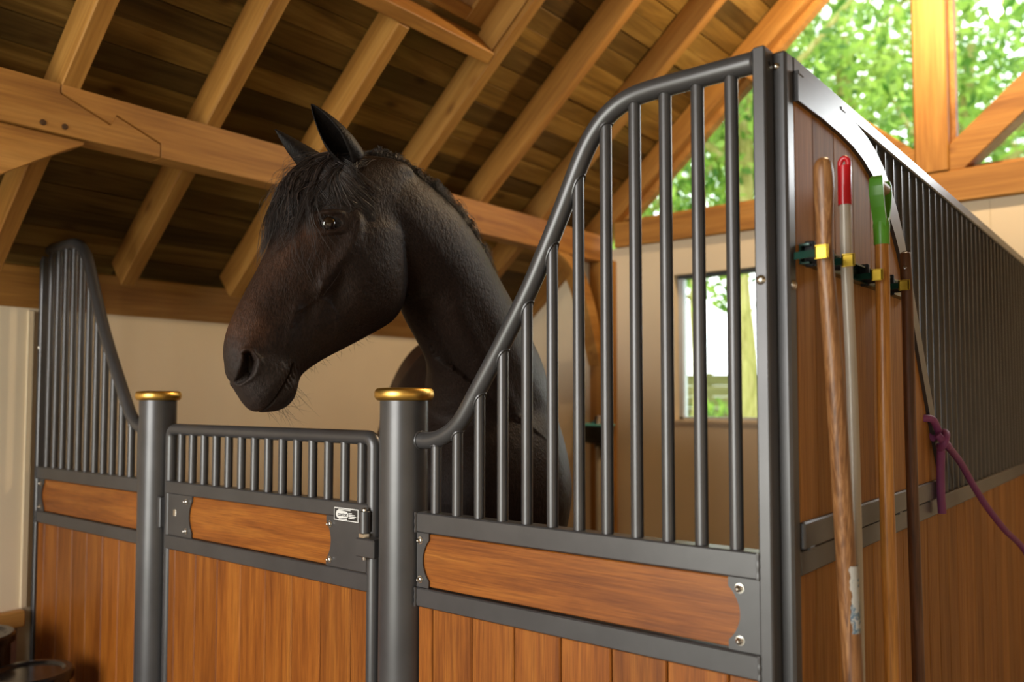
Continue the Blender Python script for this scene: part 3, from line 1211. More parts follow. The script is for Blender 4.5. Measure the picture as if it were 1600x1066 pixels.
# neck sections: crest pixel/distance, ventral pixel/distance, lateral angle, half width
NK = [
    (565, 252, 2.19, 590, 405, 2.20, 0, .090),
    (605, 250, 2.235, 622, 462, 2.265, 2, .100),
    (650, 277, 2.28, 640, 504, 2.31, 6, .100),
    (697, 316, 2.345, 659, 537, 2.35, 12, .100),
    (733, 363, 2.42, 679, 573, 2.38, 20, .100),
    (758, 416, 2.52, 698, 618, 2.41, 30, .122),
    (777, 464, 2.65, 717, 690, 2.44, 42, .160),
    (790, 508, 2.82, 735, 790, 2.47, 52, .210),
]
rings = []
for (cx, cy, ct, vx, vy, vt, ang, hwid) in resample(NK, 6):
    th = math.atan2(HL[1], HL[0]) + rad(ang)
    pf = float(np.interp(len(rings), [0, 8, 22, 30], [.10, .08, .2, .25]))
    vf = float(np.interp(len(rings), [0, 10, 22], [.55, .45, .12]))
    rings.append(egg_ring(pix(cx, cy, ct), pix(vx, vy, vt), (math.cos(th), math.sin(th), 0), hwid, 48, 2.2, pf, vf))
loft(hb, rings)
# trunk
B0 = pix(766, 700, 2.36)
B1 = pix(682, 620, 4.15)
BE = B1 - B0
BE[2] = 0
BE /= np.linalg.norm(BE)
BL = np.array([BE[1], -BE[0], 0.])
if BL[0] < 0:
    BL = -BL
TK = [(0.0, 1.27, 1.02, .07), (.04, 1.38, .93, .16), (.12, 1.50, .85, .255), (.26, 1.63, .79, .305), (.42, 1.71, .76, .325), (.62, 1.705, .73, .330), (.88, 1.69, .69, .335),
      (1.12, 1.70, .71, .32), (1.34, 1.75, .77, .305), (1.54, 1.785, .84, .285), (1.72, 1.73, .92, .255), (1.86, 1.60, 1.0, .20), (1.93, 1.42, 1.12, .11)]
rings = []
for (q, zt, zb, hwid) in resample(TK, 4):
    c_ = B0 + BE * q
    rings.append(egg_ring((c_[0], c_[1], zt), (c_[0], c_[1], zb), BL, hwid, 56, 2.15, .12))
loft(hb, rings)
# legs: (height, forward offset, lateral, front-back radius, side radius)
FORE = [(1.10, .02, .0, .13, .09), (.92, .0, .0, .10, .075), (.74, -.02, 0, .072, .058), (.60, -.01, 0, .052, .046), (.52, 0, 0, .052, .046), (.46, 0, 0, .042, .038), (.34, 0, 0, .033, .028),
        (.22, 0, 0, .036, .032), (.17, -.005, 0, .040, .036), (.10, .03, 0, .036, .036), (.06, .045, 0, .052, .050), (.012, .055, 0, .062, .060)]
HIND = [(1.15, .0, .0, .20, .12), (.98, .06, .0, .17, .105), (.82, .05, 0, .115, .08), (.68, -.04, 0, .075, .058), (.56, -.10, 0, .062, .046), (.48, -.10, 0, .052, .042), (.36, -.07, 0, .036, .030),
        (.22, -.05, 0, .038, .033), (.17, -.045, 0, .042, .038), (.10, -.01, 0, .037, .037), (.06, .0, 0, .052, .050), (.012, .008, 0, .062, .060)]
for (tab, q, lat) in ((FORE, .36, .155), (FORE, .33, -.155), (HIND, 1.62, .16), (HIND, 1.55, -.16)):
    rings = []
    for (z, fo, la, rf, rs) in resample(tab, 3):
        c_ = B0 + BE * q - BE * fo + BL * lat * (1 - .12 * (1.1 - z))
        c_[2] = z
        rings.append([c_ - BE * rf * math.cos(2 * math.pi * k / 24) + BL * rs * math.sin(2 * math.pi * k / 24) for k in range(24)])
    loft(hb, rings)
bmesh.ops.recalc_face_normals(hb, faces=hb.faces[:])
hm = bpy.data.meshes.new('horse_raw')
hb.to_mesh(hm)
hb.free()
tmp = bpy.data.objects.new('horse_raw', hm)
COL.objects.link(tmp)
md = tmp.modifiers.new('r', 'REMESH')
md.mode = 'VOXEL'
md.voxel_size = .0062
bpy.context.view_layer.update()
dg = bpy.context.evaluated_depsgraph_get()
hm2 = bpy.data.meshes.new_from_object(tmp.evaluated_get(dg))
bpy.data.objects.remove(tmp)


def m_arrays(me):
    co = np.empty(len(me.vertices) * 3)
    me.vertices.foreach_get('co', co)
    ed = np.empty(len(me.edges) * 2, dtype=np.int64)
    me.edges.foreach_get('vertices', ed)
    return co.reshape(-1, 3), ed.reshape(-1, 2)


def laplace(co, ed, it, lam, wgt=None):
    n = len(co)
    deg = np.bincount(ed.ravel(), minlength=n).astype(float)[:, None]
    for _ in range(it):
        acc = np.stack([np.bincount(ed[:, 0], co[ed[:, 1], k], n) + np.bincount(ed[:, 1], co[ed[:, 0], k], n) for k in range(3)], 1)
        dlt = acc / np.maximum(deg, 1) - co
        co = co + dlt * (lam if wgt is None else lam * wgt[:, None])
    return co


def hloc(co):
    q = co - HO
    return q @ HA, q @ HD, q @ HL


co, ed = m_arrays(hm2)
co = laplace(co, ed, 5, .5)
# blend the throat, neck root and shoulder joins more strongly
s_, d_, w_ = hloc(co)
body_w = np.clip((np.linalg.norm(co - hw(.05, -.1, 0), axis=1) - .30) / .15, 0, 1)
co = laplace(co, ed, 26, .5, body_w)
s_, d_, w_ = hloc(co)
join_w = np.exp(-(((s_ + .17) / .09) ** 2 + ((d_ + .05) / .2) ** 2))
co = laplace(co, ed, 10, .5, np.clip(join_w, 0, 1))
s_, d_, w_ = hloc(co)
jw = np.clip((s_ + .30) / .05, 0, 1) * np.clip((-.055 - s_) / .05, 0, 1) * np.clip((d_ + .20 + .9 * (s_ + .1)) / .06, 0, 1) * (np.abs(w_) < .2)
co = laplace(co, ed, 70, .55, jw)
hm2.vertices.foreach_set('co', co.ravel())
hm2.update()
# finer mesh around eye, nostril and mouth
bm = bmesh.new()
bm.from_mesh(hm2)
for it in range(2):
    bm.verts.ensure_lookup_table()
    cc = np.array([v.co[:] for v in bm.verts])
    s_, d_, w_ = hloc(cc)
    near = (np.hypot(s_, d_) < .055 - .012 * it) | (np.hypot((s_ - .395) / 1.2, d_ + .04) < .055 - .008 * it) | \
        ((s_ > .30) & (s_ < .48) & (np.abs(d_ + .146) < .022 - .008 * it))
    near &= np.abs(w_) < .2
    if it == 0:
        near |= (s_ > -.12) & (s_ < .48) & (d_ > -.33) & (d_ < .13) & (np.abs(w_) < .2) & (w_ > -.06)
    es = [e for e in bm.edges if near[e.verts[0].index] and near[e.verts[1].index]]
    bmesh.ops.subdivide_edges(bm, edges=es, cuts=1, use_grid_fill=True, smooth=0)
bmesh.ops.triangulate(bm, faces=[f for f in bm.faces if len(f.verts) > 4])
bm.to_mesh(hm2)
bm.free()
co, ed = m_arrays(hm2)
s_, d_, w_ = hloc(co)
hzone = np.clip((.20 + .0 * s_ - np.abs(w_)) / .05, 0, 1) * (s_ > -.3)
co = laplace(co, ed, 6, .5, hzone)
hm2.vertices.foreach_set('co', co.ravel())
hm2.update()
nv = len(co)
nor = np.empty(nv * 3)
hm2.vertex_normals.foreach_get('vector', nor)
nor = nor.reshape(-1, 3)
s_, d_, w_ = hloc(co)
aw = np.abs(w_)
lat_n = np.clip(np.abs(nor @ HL) * 1.6 - .2, 0, 1) * (aw > .012)
disp = np.zeros(nv)


def g2(cs, cd, rs, rd, rot=0.0):
    c, s = math.cos(rad(rot)), math.sin(rad(rot))
    x, y = s_ - cs, d_ - cd
    return np.exp(-(((x * c + y * s) / rs) ** 2 + ((-x * s + y * c) / rd) ** 2))


def seg_dist(pts):
    best = np.full(nv, 9.)
    tt = np.zeros(nv)
    n = len(pts) - 1
    for i in range(n):
        a, b = np.array(pts[i]), np.array(pts[i + 1])
        ab = b - a
        u = np.clip(((s_ - a[0]) * ab[0] + (d_ - a[1]) * ab[1]) / (ab @ ab), 0, 1)
        dd = np.hypot(s_ - a[0] - u * ab[0], d_ - a[1] - u * ab[1])
        m = dd < best
        best[m] = dd[m]
        tt[m] = (i + u[m]) / n
    return best, tt


def ridge(pts, width, height, taper=True):
    dd, tt = seg_dist(pts)
    fade = np.clip(np.minimum(tt, 1 - tt) * 6 + .25, 0, 1) if taper else 1
    return np.exp(-(dd / width) ** 2) * height * fade


# masseter: a rounded plate with a defined rear and lower rim
ch = 1 / (1 + np.exp((np.hypot((s_ + .01) / 1.05, (d_ + .185) / 1.0) - .118) / .010))
disp += lat_n * ch * .011
disp += lat_n * g2(.0, -.17, .07, .07) * .004
# facial crest, its hollow, zygomatic arch, hollow over the eye
disp += lat_n * ridge([(-.07, -.035), (-.03, -.058), (.03, -.066), (.10, -.070), (.170, -.078)], .017, .0095)
disp -= lat_n * g2(.20, -.088, .05, .022, -12) * .011
disp -= lat_n * g2(.12, -.12, .06, .03, -15) * .010
disp += lat_n * ridge([(.20, -.055), (.26, -.075), (.31, -.10)], .012, .004)
disp -= lat_n * g2(-.062, .035, .026, .020, 20) * .010
disp -= lat_n * g2(.075, .005, .05, .024, 0) * .006
disp += lat_n * g2(.28, .0, .06, .025, -8) * .004
# veins
for pts, h_ in (([(.11, -.045), (.14, -.075), (.165, -.085), (.205, -.075), (.25, -.10)], .0018), ([(.165, -.085), (.150, -.115), (.16, -.15), (.19, -.19)], .0019),
                ([(.06, -.035), (.10, -.055), (.14, -.075)], .0011), ([(.205, -.075), (.235, -.05), (.25, -.02)], .0013)):
    disp += lat_n * ridge(pts, .0050, h_)
# eye
e1 = s_ * .70 + d_ * .714
e2 = -s_ * .714 + d_ * .70
re = np.sqrt((e1 / .0225) ** 2 + (e2 / np.where(e2 > 0, .0145, .0120)) ** 2)
disp += lat_n * np.exp(-((re - 1.75) / .75) ** 2) * .0045
disp += lat_n * np.exp(-(((e1 + .002) / .032) ** 2 + ((e2 - .026) / .010) ** 2)) * .0075      # upper lid and brow
disp += lat_n * np.exp(-(((e1) / .026) ** 2 + ((e2 + .021) / .0045) ** 2)) * .003             # lower lid
disp -= lat_n * np.exp(-(((e1) / .027) ** 2 + ((e2 + .030) / .0045) ** 2)) * .002
disp -= lat_n * np.exp(-(((e1) / .026) ** 2 + ((e2 - .0185) / .0028) ** 2)) * .003
disp -= lat_n * (1 / (1 + np.exp((re - 1.0) / .07))) * .014
# nostril: comma-shaped opening with a rolled rim
nd, nt_ = seg_dist([(.374, -.034), (.383, -.045), (.398, -.052), (.418, -.057), (.432, -.060)])
nr = np.interp(nt_, [0, .25, .6, 1], [.0075, .0115, .0105, .0050])
q_ = nd / nr
disp += lat_n * np.exp(-((q_ - 1.7) / .75) ** 2) * .0045
disp -= lat_n * (1 / (1 + np.exp((q_ - .95) / .09))) * .032
disp -= lat_n * g2(.345, -.055, .02, .025) * .004
disp += lat_n * g2(.36, -.015, .03, .015) * .003
# mouth: lip line, lip pads, corner wrinkles, chin
md_, mt_ = seg_dist([(.322, -.138), (.345, -.1445), (.385, -.147), (.42, -.149), (.47, -.150)])
disp -= np.clip(lat_n + (s_ > .44), 0, 1) * np.exp(-(md_ / .0026) ** 2) * .008
disp += lat_n * ridge([(.335, -.122), (.38, -.120), (.43, -.118)], .016, .005)
disp += lat_n * ridge([(.345, -.172), (.385, -.176), (.425, -.170)], .014, .0045)
wr = np.sin((s_ * .8 + (d_ + .14) * .45) * 620 + np.sin(d_ * 300) * .8)
disp += lat_n * wr * .0011 * g2(.352, -.148, .034, .030)
rs_ = np.sin(s_ * 37.1 + d_ * 91.3) * np.sin(s_ * 83.7 - d_ * 57.9)
disp += lat_n * rs_ * .0003 * (s_ > -.05)
# neck: jugular groove and muscle relief in pixel-independent neck coordinates
ctr_a, ctr_b = pix(640, 480, 2.24), pix(735, 700, 2.42)
ax = ctr_b - ctr_a
Ln = np.linalg.norm(ax)
ax /= Ln
pa = (co - ctr_a) @ ax
off = co - ctr_a - np.outer(pa, ax)
fwd_ = np.array([-.15, -.989, 0])
side_off = off @ np.array([.93, .36, 0])
neck_zone = np.clip(pa / .06, 0, 1) * np.clip((.62 - pa) / .2, 0, 1) * (side_off > -.02) * (s_ < .02)
dist_g = np.abs((off @ fwd_) - (-.035 - .10 * pa))
disp -= neck_zone * np.exp(-(dist_g / .022) ** 2) * .020
disp += neck_zone * np.exp(-((dist_g - .055) / .03) ** 2) * .010
co = co + nor * disp[:, None]
hm2.vertices.foreach_set('co', co.ravel())
hm2.update()
# coat tint: brown where the photograph shows the summer-bleached coat
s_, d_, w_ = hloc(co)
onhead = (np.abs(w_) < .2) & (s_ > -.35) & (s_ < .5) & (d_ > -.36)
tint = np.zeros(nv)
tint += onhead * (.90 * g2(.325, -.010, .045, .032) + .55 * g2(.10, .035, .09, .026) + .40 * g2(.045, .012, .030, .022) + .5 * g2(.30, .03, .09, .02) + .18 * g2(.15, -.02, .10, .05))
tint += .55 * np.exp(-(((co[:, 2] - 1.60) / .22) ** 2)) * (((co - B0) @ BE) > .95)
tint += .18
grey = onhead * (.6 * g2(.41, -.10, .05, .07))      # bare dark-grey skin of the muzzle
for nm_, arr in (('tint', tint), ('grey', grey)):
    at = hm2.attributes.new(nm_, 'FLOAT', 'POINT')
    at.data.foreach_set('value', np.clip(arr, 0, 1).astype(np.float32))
hm2.polygons.foreach_set('use_smooth', [True] * len(hm2.polygons))

# ears joined into the body mesh as cupped leaves with real thickness


def ear(side):
    base = np.array([-.178 if side > 0 else -.168, .040, .066 * side])
    tip = np.array([-.214 if side > 0 else -.178, .205, .082 * side])
    ax_ = tip - base
    L_ = np.linalg.norm(ax_)
    ax_ /= L_
    opn = np.array([.80, .18, .55 * side])          # direction the cup opens (forward and outward)
    opn -= ax_ * (opn @ ax_)
    opn /= np.linalg.norm(opn)
    lt = np.cross(ax_, opn)
    rr = [(0, .034), (.12, .037), (.3, .0375), (.48, .0335), (.65, .0265), (.8, .0180), (.91, .0100), (.97, .0050), (1, .0015)]
    nt2, na = 26, 22
    bm = bmesh.new()
    grid = []
    for j, off_ in enumerate((0.0, .0048)):
        rows = []
        for i in range(nt2 + 1):
            t = i / nt2
            r = max(interp(rr, t) - off_ * (1 - .55 * t), .0008)
            cen = base + ax_ * (L_ * t) + opn * (.012 * math.sin(t * math.pi) - .010 + .022 * t * t) + np.array([0, 0, -side * .014 * t * t * t])
            half = rad(interp([(0, 168), (.2, 150), (.5, 128), (.8, 118), (1, 110)], t))
            row = []
            for k in range(na + 1):
                a = -half + 2 * half * k / na
                p = cen - opn * math.cos(a) * r * .95 + lt * math.sin(a) * r
                row.append(bm.verts.new(hw(*p)))
            rows.append(row)
        grid.append(rows)
    for j in range(2):
        for i in range(nt2):
            for k in range(na):
                bm.faces.new((grid[j][i][k], grid[j][i][k + 1], grid[j][i + 1][k + 1], grid[j][i + 1][k]))
    for i in range(nt2):
        for k in (0, na):
            bm.faces.new((grid[0][i][k], grid[0][i + 1][k], grid[1][i + 1][k], grid[1][i][k]))
    for k in range(na):
        bm.faces.new((grid[0][nt2][k], grid[0][nt2][k + 1], grid[1][nt2][k + 1], grid[1][nt2][k]))
        bm.faces.new((grid[0][0][k], grid[0][0][k + 1], grid[1][0][k + 1], grid[1][0][k]))
    bmesh.ops.recalc_face_normals(bm, faces=bm.faces[:])
    return bm


bm = bmesh.new()
bm.from_mesh(hm2)
for sd in (1, -1):
    e_ = ear(sd)
    me_ = bpy.data.meshes.new('ear')
    e_.to_mesh(me_)
    e_.free()
    me_.polygons.foreach_set('use_smooth', [True] * len(me_.polygons))
    bm.from_mesh(me_)
    bpy.data.meshes.remove(me_)
ground = B0 + BE * .95
ground[2] = 0
bmesh.ops.translate(bm, verts=bm.verts[:], vec=-Vector(ground))
hme = bpy.data.meshes.new('horse')
bm.to_mesh(hme)
bm.free()
for a_ in ('tint',):
    pass


def coat_mat():
    m, nt, b = new_mat('black_brown_horse_coat')
    at = nt.nodes.new('ShaderNodeAttribute'); at.attribute_name = 'tint'
    ag = nt.nodes.new('ShaderNodeAttribute'); ag.attribute_name = 'grey'
    tc = nt.nodes.new('ShaderNodeTexCoord')
    n1 = noise(nt, tc.outputs['Object'], 9.0, 5, .6)
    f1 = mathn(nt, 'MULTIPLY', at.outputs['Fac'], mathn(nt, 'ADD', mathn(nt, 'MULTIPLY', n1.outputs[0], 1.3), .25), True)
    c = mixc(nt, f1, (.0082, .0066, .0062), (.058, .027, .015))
    c = mixc(nt, mathn(nt, 'MULTIPLY', ag.outputs['Fac'], .8, True), c, (.038, .034, .034))
    mp_ = nt.nodes.new('ShaderNodeMapping')
    mp_.inputs['Scale'].default_value = (420, 160, 90)
    mp_.inputs['Rotation'].default_value = (.6, .3, .4)
    lk(nt, tc.outputs['Object'], mp_.inputs[0])
    n2 = noise(nt, mp_.outputs[0], 1.0, 3, .65)
    r2_ = ramp(nt, [(.3, (.40, .40, .40)), (.75, (1.8, 1.7, 1.6))])
    lk(nt, n2.outputs[0], r2_.inputs[0])
    c = mixc(nt, .8, c, r2_.outputs[0], 'MULTIPLY')
    lk(nt, c, b.inputs['Base Color'])
    b.inputs['Roughness'].default_value = .48
    b.inputs['Specular IOR Level'].default_value = .15
    b.inputs['Sheen Weight'].default_value = .0
    b.inputs['Sheen Roughness'].default_value = .45
    b.inputs['Sheen Tint'].default_value = (.8, .72, .68, 1)
    n3 = noise(nt, tc.outputs['Object'], 55.0, 4, .6)
    hsum = mathn(nt, 'ADD', n2.outputs[0], mathn(nt, 'MULTIPLY', n3.outputs[0], 1.3))
    bump(nt, b, hsum, .75, .0022)
    return m


M['coat'] = coat_mat()
M['hair'], _nt, _b = new_mat('black_mane_hair')
_gi = _nt.nodes.new('ShaderNodeNewGeometry')
_r = ramp(_nt, [(0, (.007, .005, .005)), (.7, (.026, .018, .015)), (1, (.085, .060, .050))])
lk(_nt, _gi.outputs['Random Per Island'], _r.inputs[0])
lk(_nt, _r.outputs[0], _b.inputs['Base Color'])
_b.inputs['Roughness'].default_value = .42
_b.inputs['Specular IOR Level'].default_value = .6
M['mane_hair'], _nt, _b = new_mat('glossy_mane_hair')
_gi = _nt.nodes.new('ShaderNodeNewGeometry')
_r = ramp(_nt, [(0, (.009, .008, .008)), (.7, (.024, .020, .019)), (1, (.045, .036, .033))])
lk(_nt, _gi.outputs['Random Per Island'], _r.inputs[0])
lk(_nt, _r.outputs[0], _b.inputs['Base Color'])
_b.inputs['Roughness'].default_value = .32
_b.inputs['Specular IOR Level'].default_value = .9
M['eye'], _nt, _b = new_mat('dark_horse_eye')
_tc = _nt.nodes.new('ShaderNodeTexCoord')
_n = noise(_nt, _tc.outputs['Object'], 120, 3)
_r = ramp(_nt, [(.3, (.003, .002, .003)), (.7, (.012, .006, .004))])
lk(_nt, _n.outputs[0], _r.inputs[0])
lk(_nt, _r.outputs[0], _b.inputs['Base Color'])
_b.inputs['Roughness'].default_value = .06
_b.inputs['Coat Weight'].default_value = 1.0
_b.inputs['Coat Roughness'].default_value = .02
horse = obj('horse', hme, 'coat', None, ground)
tag(horse, 'black-brown horse looking out over the stall gate with pricked ears', 'horse')
GO = np.array(ground)
for sd in (1, -1):
    c_ = hw(.0, .0015, .0705 * sd) - GO
    bm = bmesh.new()
    bmesh.ops.create_uvsphere(bm, u_segments=32, v_segments=20, radius=.0225)
    o = smooth(obj('eye', bm, 'eye', horse, c_), 180)


# hair strands as thin tapering three-sided blades
def strands_obj(name, strands, par, mat='hair'):
    V, Fc = [], []
    for pts, r0 in strands:
        n = len(pts)
        base_i = len(V)
        for i in range(n):
            t = pts[min(i + 1, n - 1)] - pts[max(i - 1, 0)]
            t = t / (np.linalg.norm(t) + 1e-9)
            u = np.cross(t, (.3, .5, .81))
            u /= np.linalg.norm(u) + 1e-9
            w = np.cross(t, u)
            r = r0 * (1 - .85 * (i / (n - 1)) ** 1.5)
            for k in range(3):
                a = 2 * math.pi * k / 3
                V.append(pts[i] + (u * math.cos(a) + w * math.sin(a)) * r - GO)
        for i in range(n - 1):
            for k in range(3):
                A = base_i + i * 3
                Fc.append((A + k, A + (k + 1) % 3, A + 3 + (k + 1) % 3, A + 3 + k))
    me = bpy.data.meshes.new(name)
    me.from_pydata([tuple(v) for v in V], [], Fc)
    me.polygons.foreach_set('use_smooth', [True] * len(me.polygons))
    o = obj(name, me, mat, par)
    o['kind'] = 'stuff'
    return o


rg = np.random.default_rng(5)
# forelock: locks of strands from the poll fanning over the forehead
SD_S = np.linspace(-.25, .30, 56)
SD_W = np.linspace(0, .102, 30)
SD = np.array([[surf_d(a_, b_) for b_ in SD_W] for a_ in SD_S])


def sd_fast(s, w):
    i = np.clip((s + .25) / .01, 0, 54.999)
    j = np.clip(np.abs(w) / SD_W[1], 0, 28.999)
    i0, j0 = i.astype(int), j.astype(int)
    fi, fj = i - i0, j - j0
    return (SD[i0, j0] * (1 - fi) + SD[i0 + 1, j0] * fi) * (1 - fj) + (SD[i0, j0 + 1] * (1 - fi) + SD[i0 + 1, j0 + 1] * fi) * fj


fore = []
T_ = np.linspace(0, 1, 18)
for lock in range(190):
    w0 = float(np.clip(rg.normal(.004, .036), -.07, .072))
    s0 = rg.uniform(-.225, -.09)
    far_side = rg.random() < .36
    w1 = float(np.clip(w0 * 1.3 + (rg.normal(-.035, .030) if far_side else rg.normal(.048, .032)), -.098, .097))
    s1 = rg.uniform(.02, .135) if far_side else rg.uniform(-.075, .055) - max(0, w1 - .05) * 1.1
    amp, fr, ph = rg.uniform(.004, .012), rg.uniform(1.4, 3.0), rg.uniform(0, 6.28)
    lift = rg.uniform(.008, .034) if far_side else rg.uniform(.006, .020)
    for j in range(15):
        jw, js = rg.normal(0, .0026), rg.normal(0, .008)
        tw = rg.normal(0, .0045)
        ex_s = s1 + rg.normal(0, .020)
        ph2 = ph + rg.normal(0, .25)
        s = (s0 + js) + (ex_s - s0 - js) * T_
        w = w0 + jw + (w1 - w0) * T_ ** .8 + tw * T_ + amp * np.sin(fr * T_ * 6.28 + ph2) * T_ ** .5
        w = np.clip(w, -.100, .100)
        d = sd_fast(s, w) + lift * np.sin(np.pi * np.minimum(1, T_ * .92 + .04)) ** .6 + .003 + amp * .7 * np.cos(fr * T_ * 6.28 + ph2) * T_
        pts = [hw(a_, b_, c_) for a_, b_, c_ in zip(s, d, w)]
        fore.append((pts, rg.uniform(.0005, .0012)))
# loose flyaway hairs along the outer edge of the forelock
for k in range(130):
    w0 = rg.normal(-.01, .035)
    s0 = rg.uniform(-.2, -.06)
    s1 = s0 + rg.uniform(.08, .2)
    w1 = w0 + rg.normal(-.03, .035)
    s = s0 + (s1 - s0) * T_
    w = np.clip(w0 + (w1 - w0) * T_ + .006 * np.sin(T_ * rg.uniform(6, 16) + rg.uniform(0, 6)), -.1, .1)
    d = sd_fast(s, w) + .006 + rg.uniform(.015, .055) * np.sin(np.pi * T_ * .8) + .008 * np.sin(T_ * rg.uniform(6, 14) + k) * T_
    fore.append(([hw(a_, b_, c_) for a_, b_, c_ in zip(s, d, w)], .0004))
strands_obj('forelock', fore, horse)
# mane: roots along the crest, most of it falling to the far side
NKr = resample(NK, 10)
mane = []
for lock in range(420):
    u = rg.uniform(.4, len(NKr) - 18)
    i0 = int(u)
    k0, k1 = NKr[i0], NKr[i0 + 1]
    fr_ = u - i0
    kk = k0 * (1 - fr_) + k1 * fr_
    cr = pix(kk[0], kk[1], kk[2])
    ve = pix(kk[3], kk[4], kk[5])
    upv = (cr - ve) / np.linalg.norm(cr - ve)
    th = math.atan2(HL[1], HL[0]) + rad(kk[6])
    lat = np.array([math.cos(th), math.sin(th), 0])
    lat -= upv * (lat @ upv)
    lat /= np.linalg.norm(lat)
    tan = np.cross(upv, lat)
    Lh = rg.uniform(.05, .16)
    near_side = rg.random() < .34
    sgn = 1 if near_side else -1
    if near_side:
        Lh *= .40
    amp, fq, ph = rg.uniform(.003, .009), rg.uniform(1.5, 4), rg.uniform(0, 6.28)
    drift = rg.normal(0, .25)
    root_w = rg.normal(-.006, .010)
    for j in range(9):
        pts = []
        n = 10
        jit = rg.normal(0, .0032, 3)
        for i in range(n):
            t = i / (n - 1)
            out_ = sgn * (.012 + .075 * min(1, t * Lh / .10)) * t ** .7
            hgt_ = .008 + .013 * math.sin(math.pi * min(1, t * 1.4)) - Lh * max(0, t - .25) * .9
            p = cr + upv * hgt_ + lat * (root_w + out_) + tan * (drift * Lh * t + amp * math.sin(fq * t * 6.28 + ph)) + jit * (1 + t)
            pts.append(p)
        mane.append((pts, rg.uniform(.0005, .0009)))
strands_obj('mane', mane, horse, 'mane_hair')
# whiskers and feelers round the lips and under the jaw
wh = []
for k in range(70):
    if k < 44:
        s0, d0 = rg.uniform(.35, .44), rg.uniform(-.205, -.16)
        d0 = max(d0, f_bot(s0) + .006)
        w0 = rg.uniform(-.02, .04)
        Lw = rg.uniform(.03, .075)
    else:
        s0 = rg.uniform(.12, .32)
        d0, w0 = f_bot(s0) + .004, rg.uniform(-.02, .03)
        Lw = rg.uniform(.015, .03)
    dr = np.array([rg.normal(.25, .4), -1, rg.normal(.15, .4)])
    dr /= np.linalg.norm(dr)
    bend = rg.normal(0, .25, 3)
    pts = [hw(*(np.array([s0, d0, w0]) + dr * Lw * t + bend * Lw * t * t)) for t in np.linspace(0, 1, 6)]
    wh.append((pts, .00035))
strands_obj('whiskers', wh, horse)

# ================================================================== TOOL RACK AND TOOLS ON THE PARTITION
M['rack_green'] = paint('dark_green_enamel', (.010, .045, .032), .25, .3, .6, .3, 20, .05, 200)
M['rubber'] = paint('black_rubber', (.012, .012, .013), .6, 0, .3, .2, 30, .3, 260)
M['handle_ash'] = wood('dark_ash_handle', (.07, .022, .007), (.24, .105, .036), (.42, .22, .09), 'Z', 95, 3.0, 300, .38, .05, 0, 2.2, .45, .35)
M['handle_amber'] = wood('amber_varnished_handle', (.36, .13, .022), (.54, .23, .042), (.62, .29, .065), 'Z', 40, 2.0, 300, .32, .05, 0, 1.0, .5, .2)
M['handle_brown'] = wood('worn_brown_handle', (.07, .028, .012), (.13, .055, .024), (.19, .085, .04), 'Z', 40, 2.5, 300, .42, .05, 0, 1.2, .4, .3)
M['red_grip'] = paint('red_plastic_grip', (.50, .010, .018), .25, 0, .6, .06, 10, .02, 150)
M['grey_pole'] = paint('grey_coated_pole', (.44, .40, .34), .35, .1, .5, .08, 14, .03, 200)
M['green_grip'] = paint('green_plastic_grip', (.10, .36, .032), .33, 0, .5, .08, 14, .03, 150)
M['pale_wood'] = wood('pale_worn_crossbar', (.30, .19, .10), (.45, .30, .17), (.56, .40, .24), 'Y', 30, 3, 200, .5, .05)
M['label_paper'], _nt, _b = new_mat('torn_white_and_blue_label')
_tc = _nt.nodes.new('ShaderNodeTexCoord')
_n = noise(_nt, _tc.outputs['Object'], 45, 3, .6)
_r = ramp(_nt, [(.47, (.70, .69, .64)), (.53, (.10, .22, .33)), (.60, (.62, .62, .58)), (.70, (.16, .09, .05))])
lk(_nt, _n.outputs[0], _r.inputs[0])
lk(_nt, _r.outputs[0], _b.inputs['Base Color'])
_b.inputs['Roughness'].default_value = .6

RKL = Vector((.022, .43, 1.74))
rack = thing('tool_rack', RKL, 'dark green tool rail with brass clips screwed to the boarded corner', 'tool rack')


def rk(nm, lo, hi, mat, ch=.001, par=rack):
    return obj(nm, box(Vector(lo) - RKL, Vector(hi) - RKL, ch), mat, par)


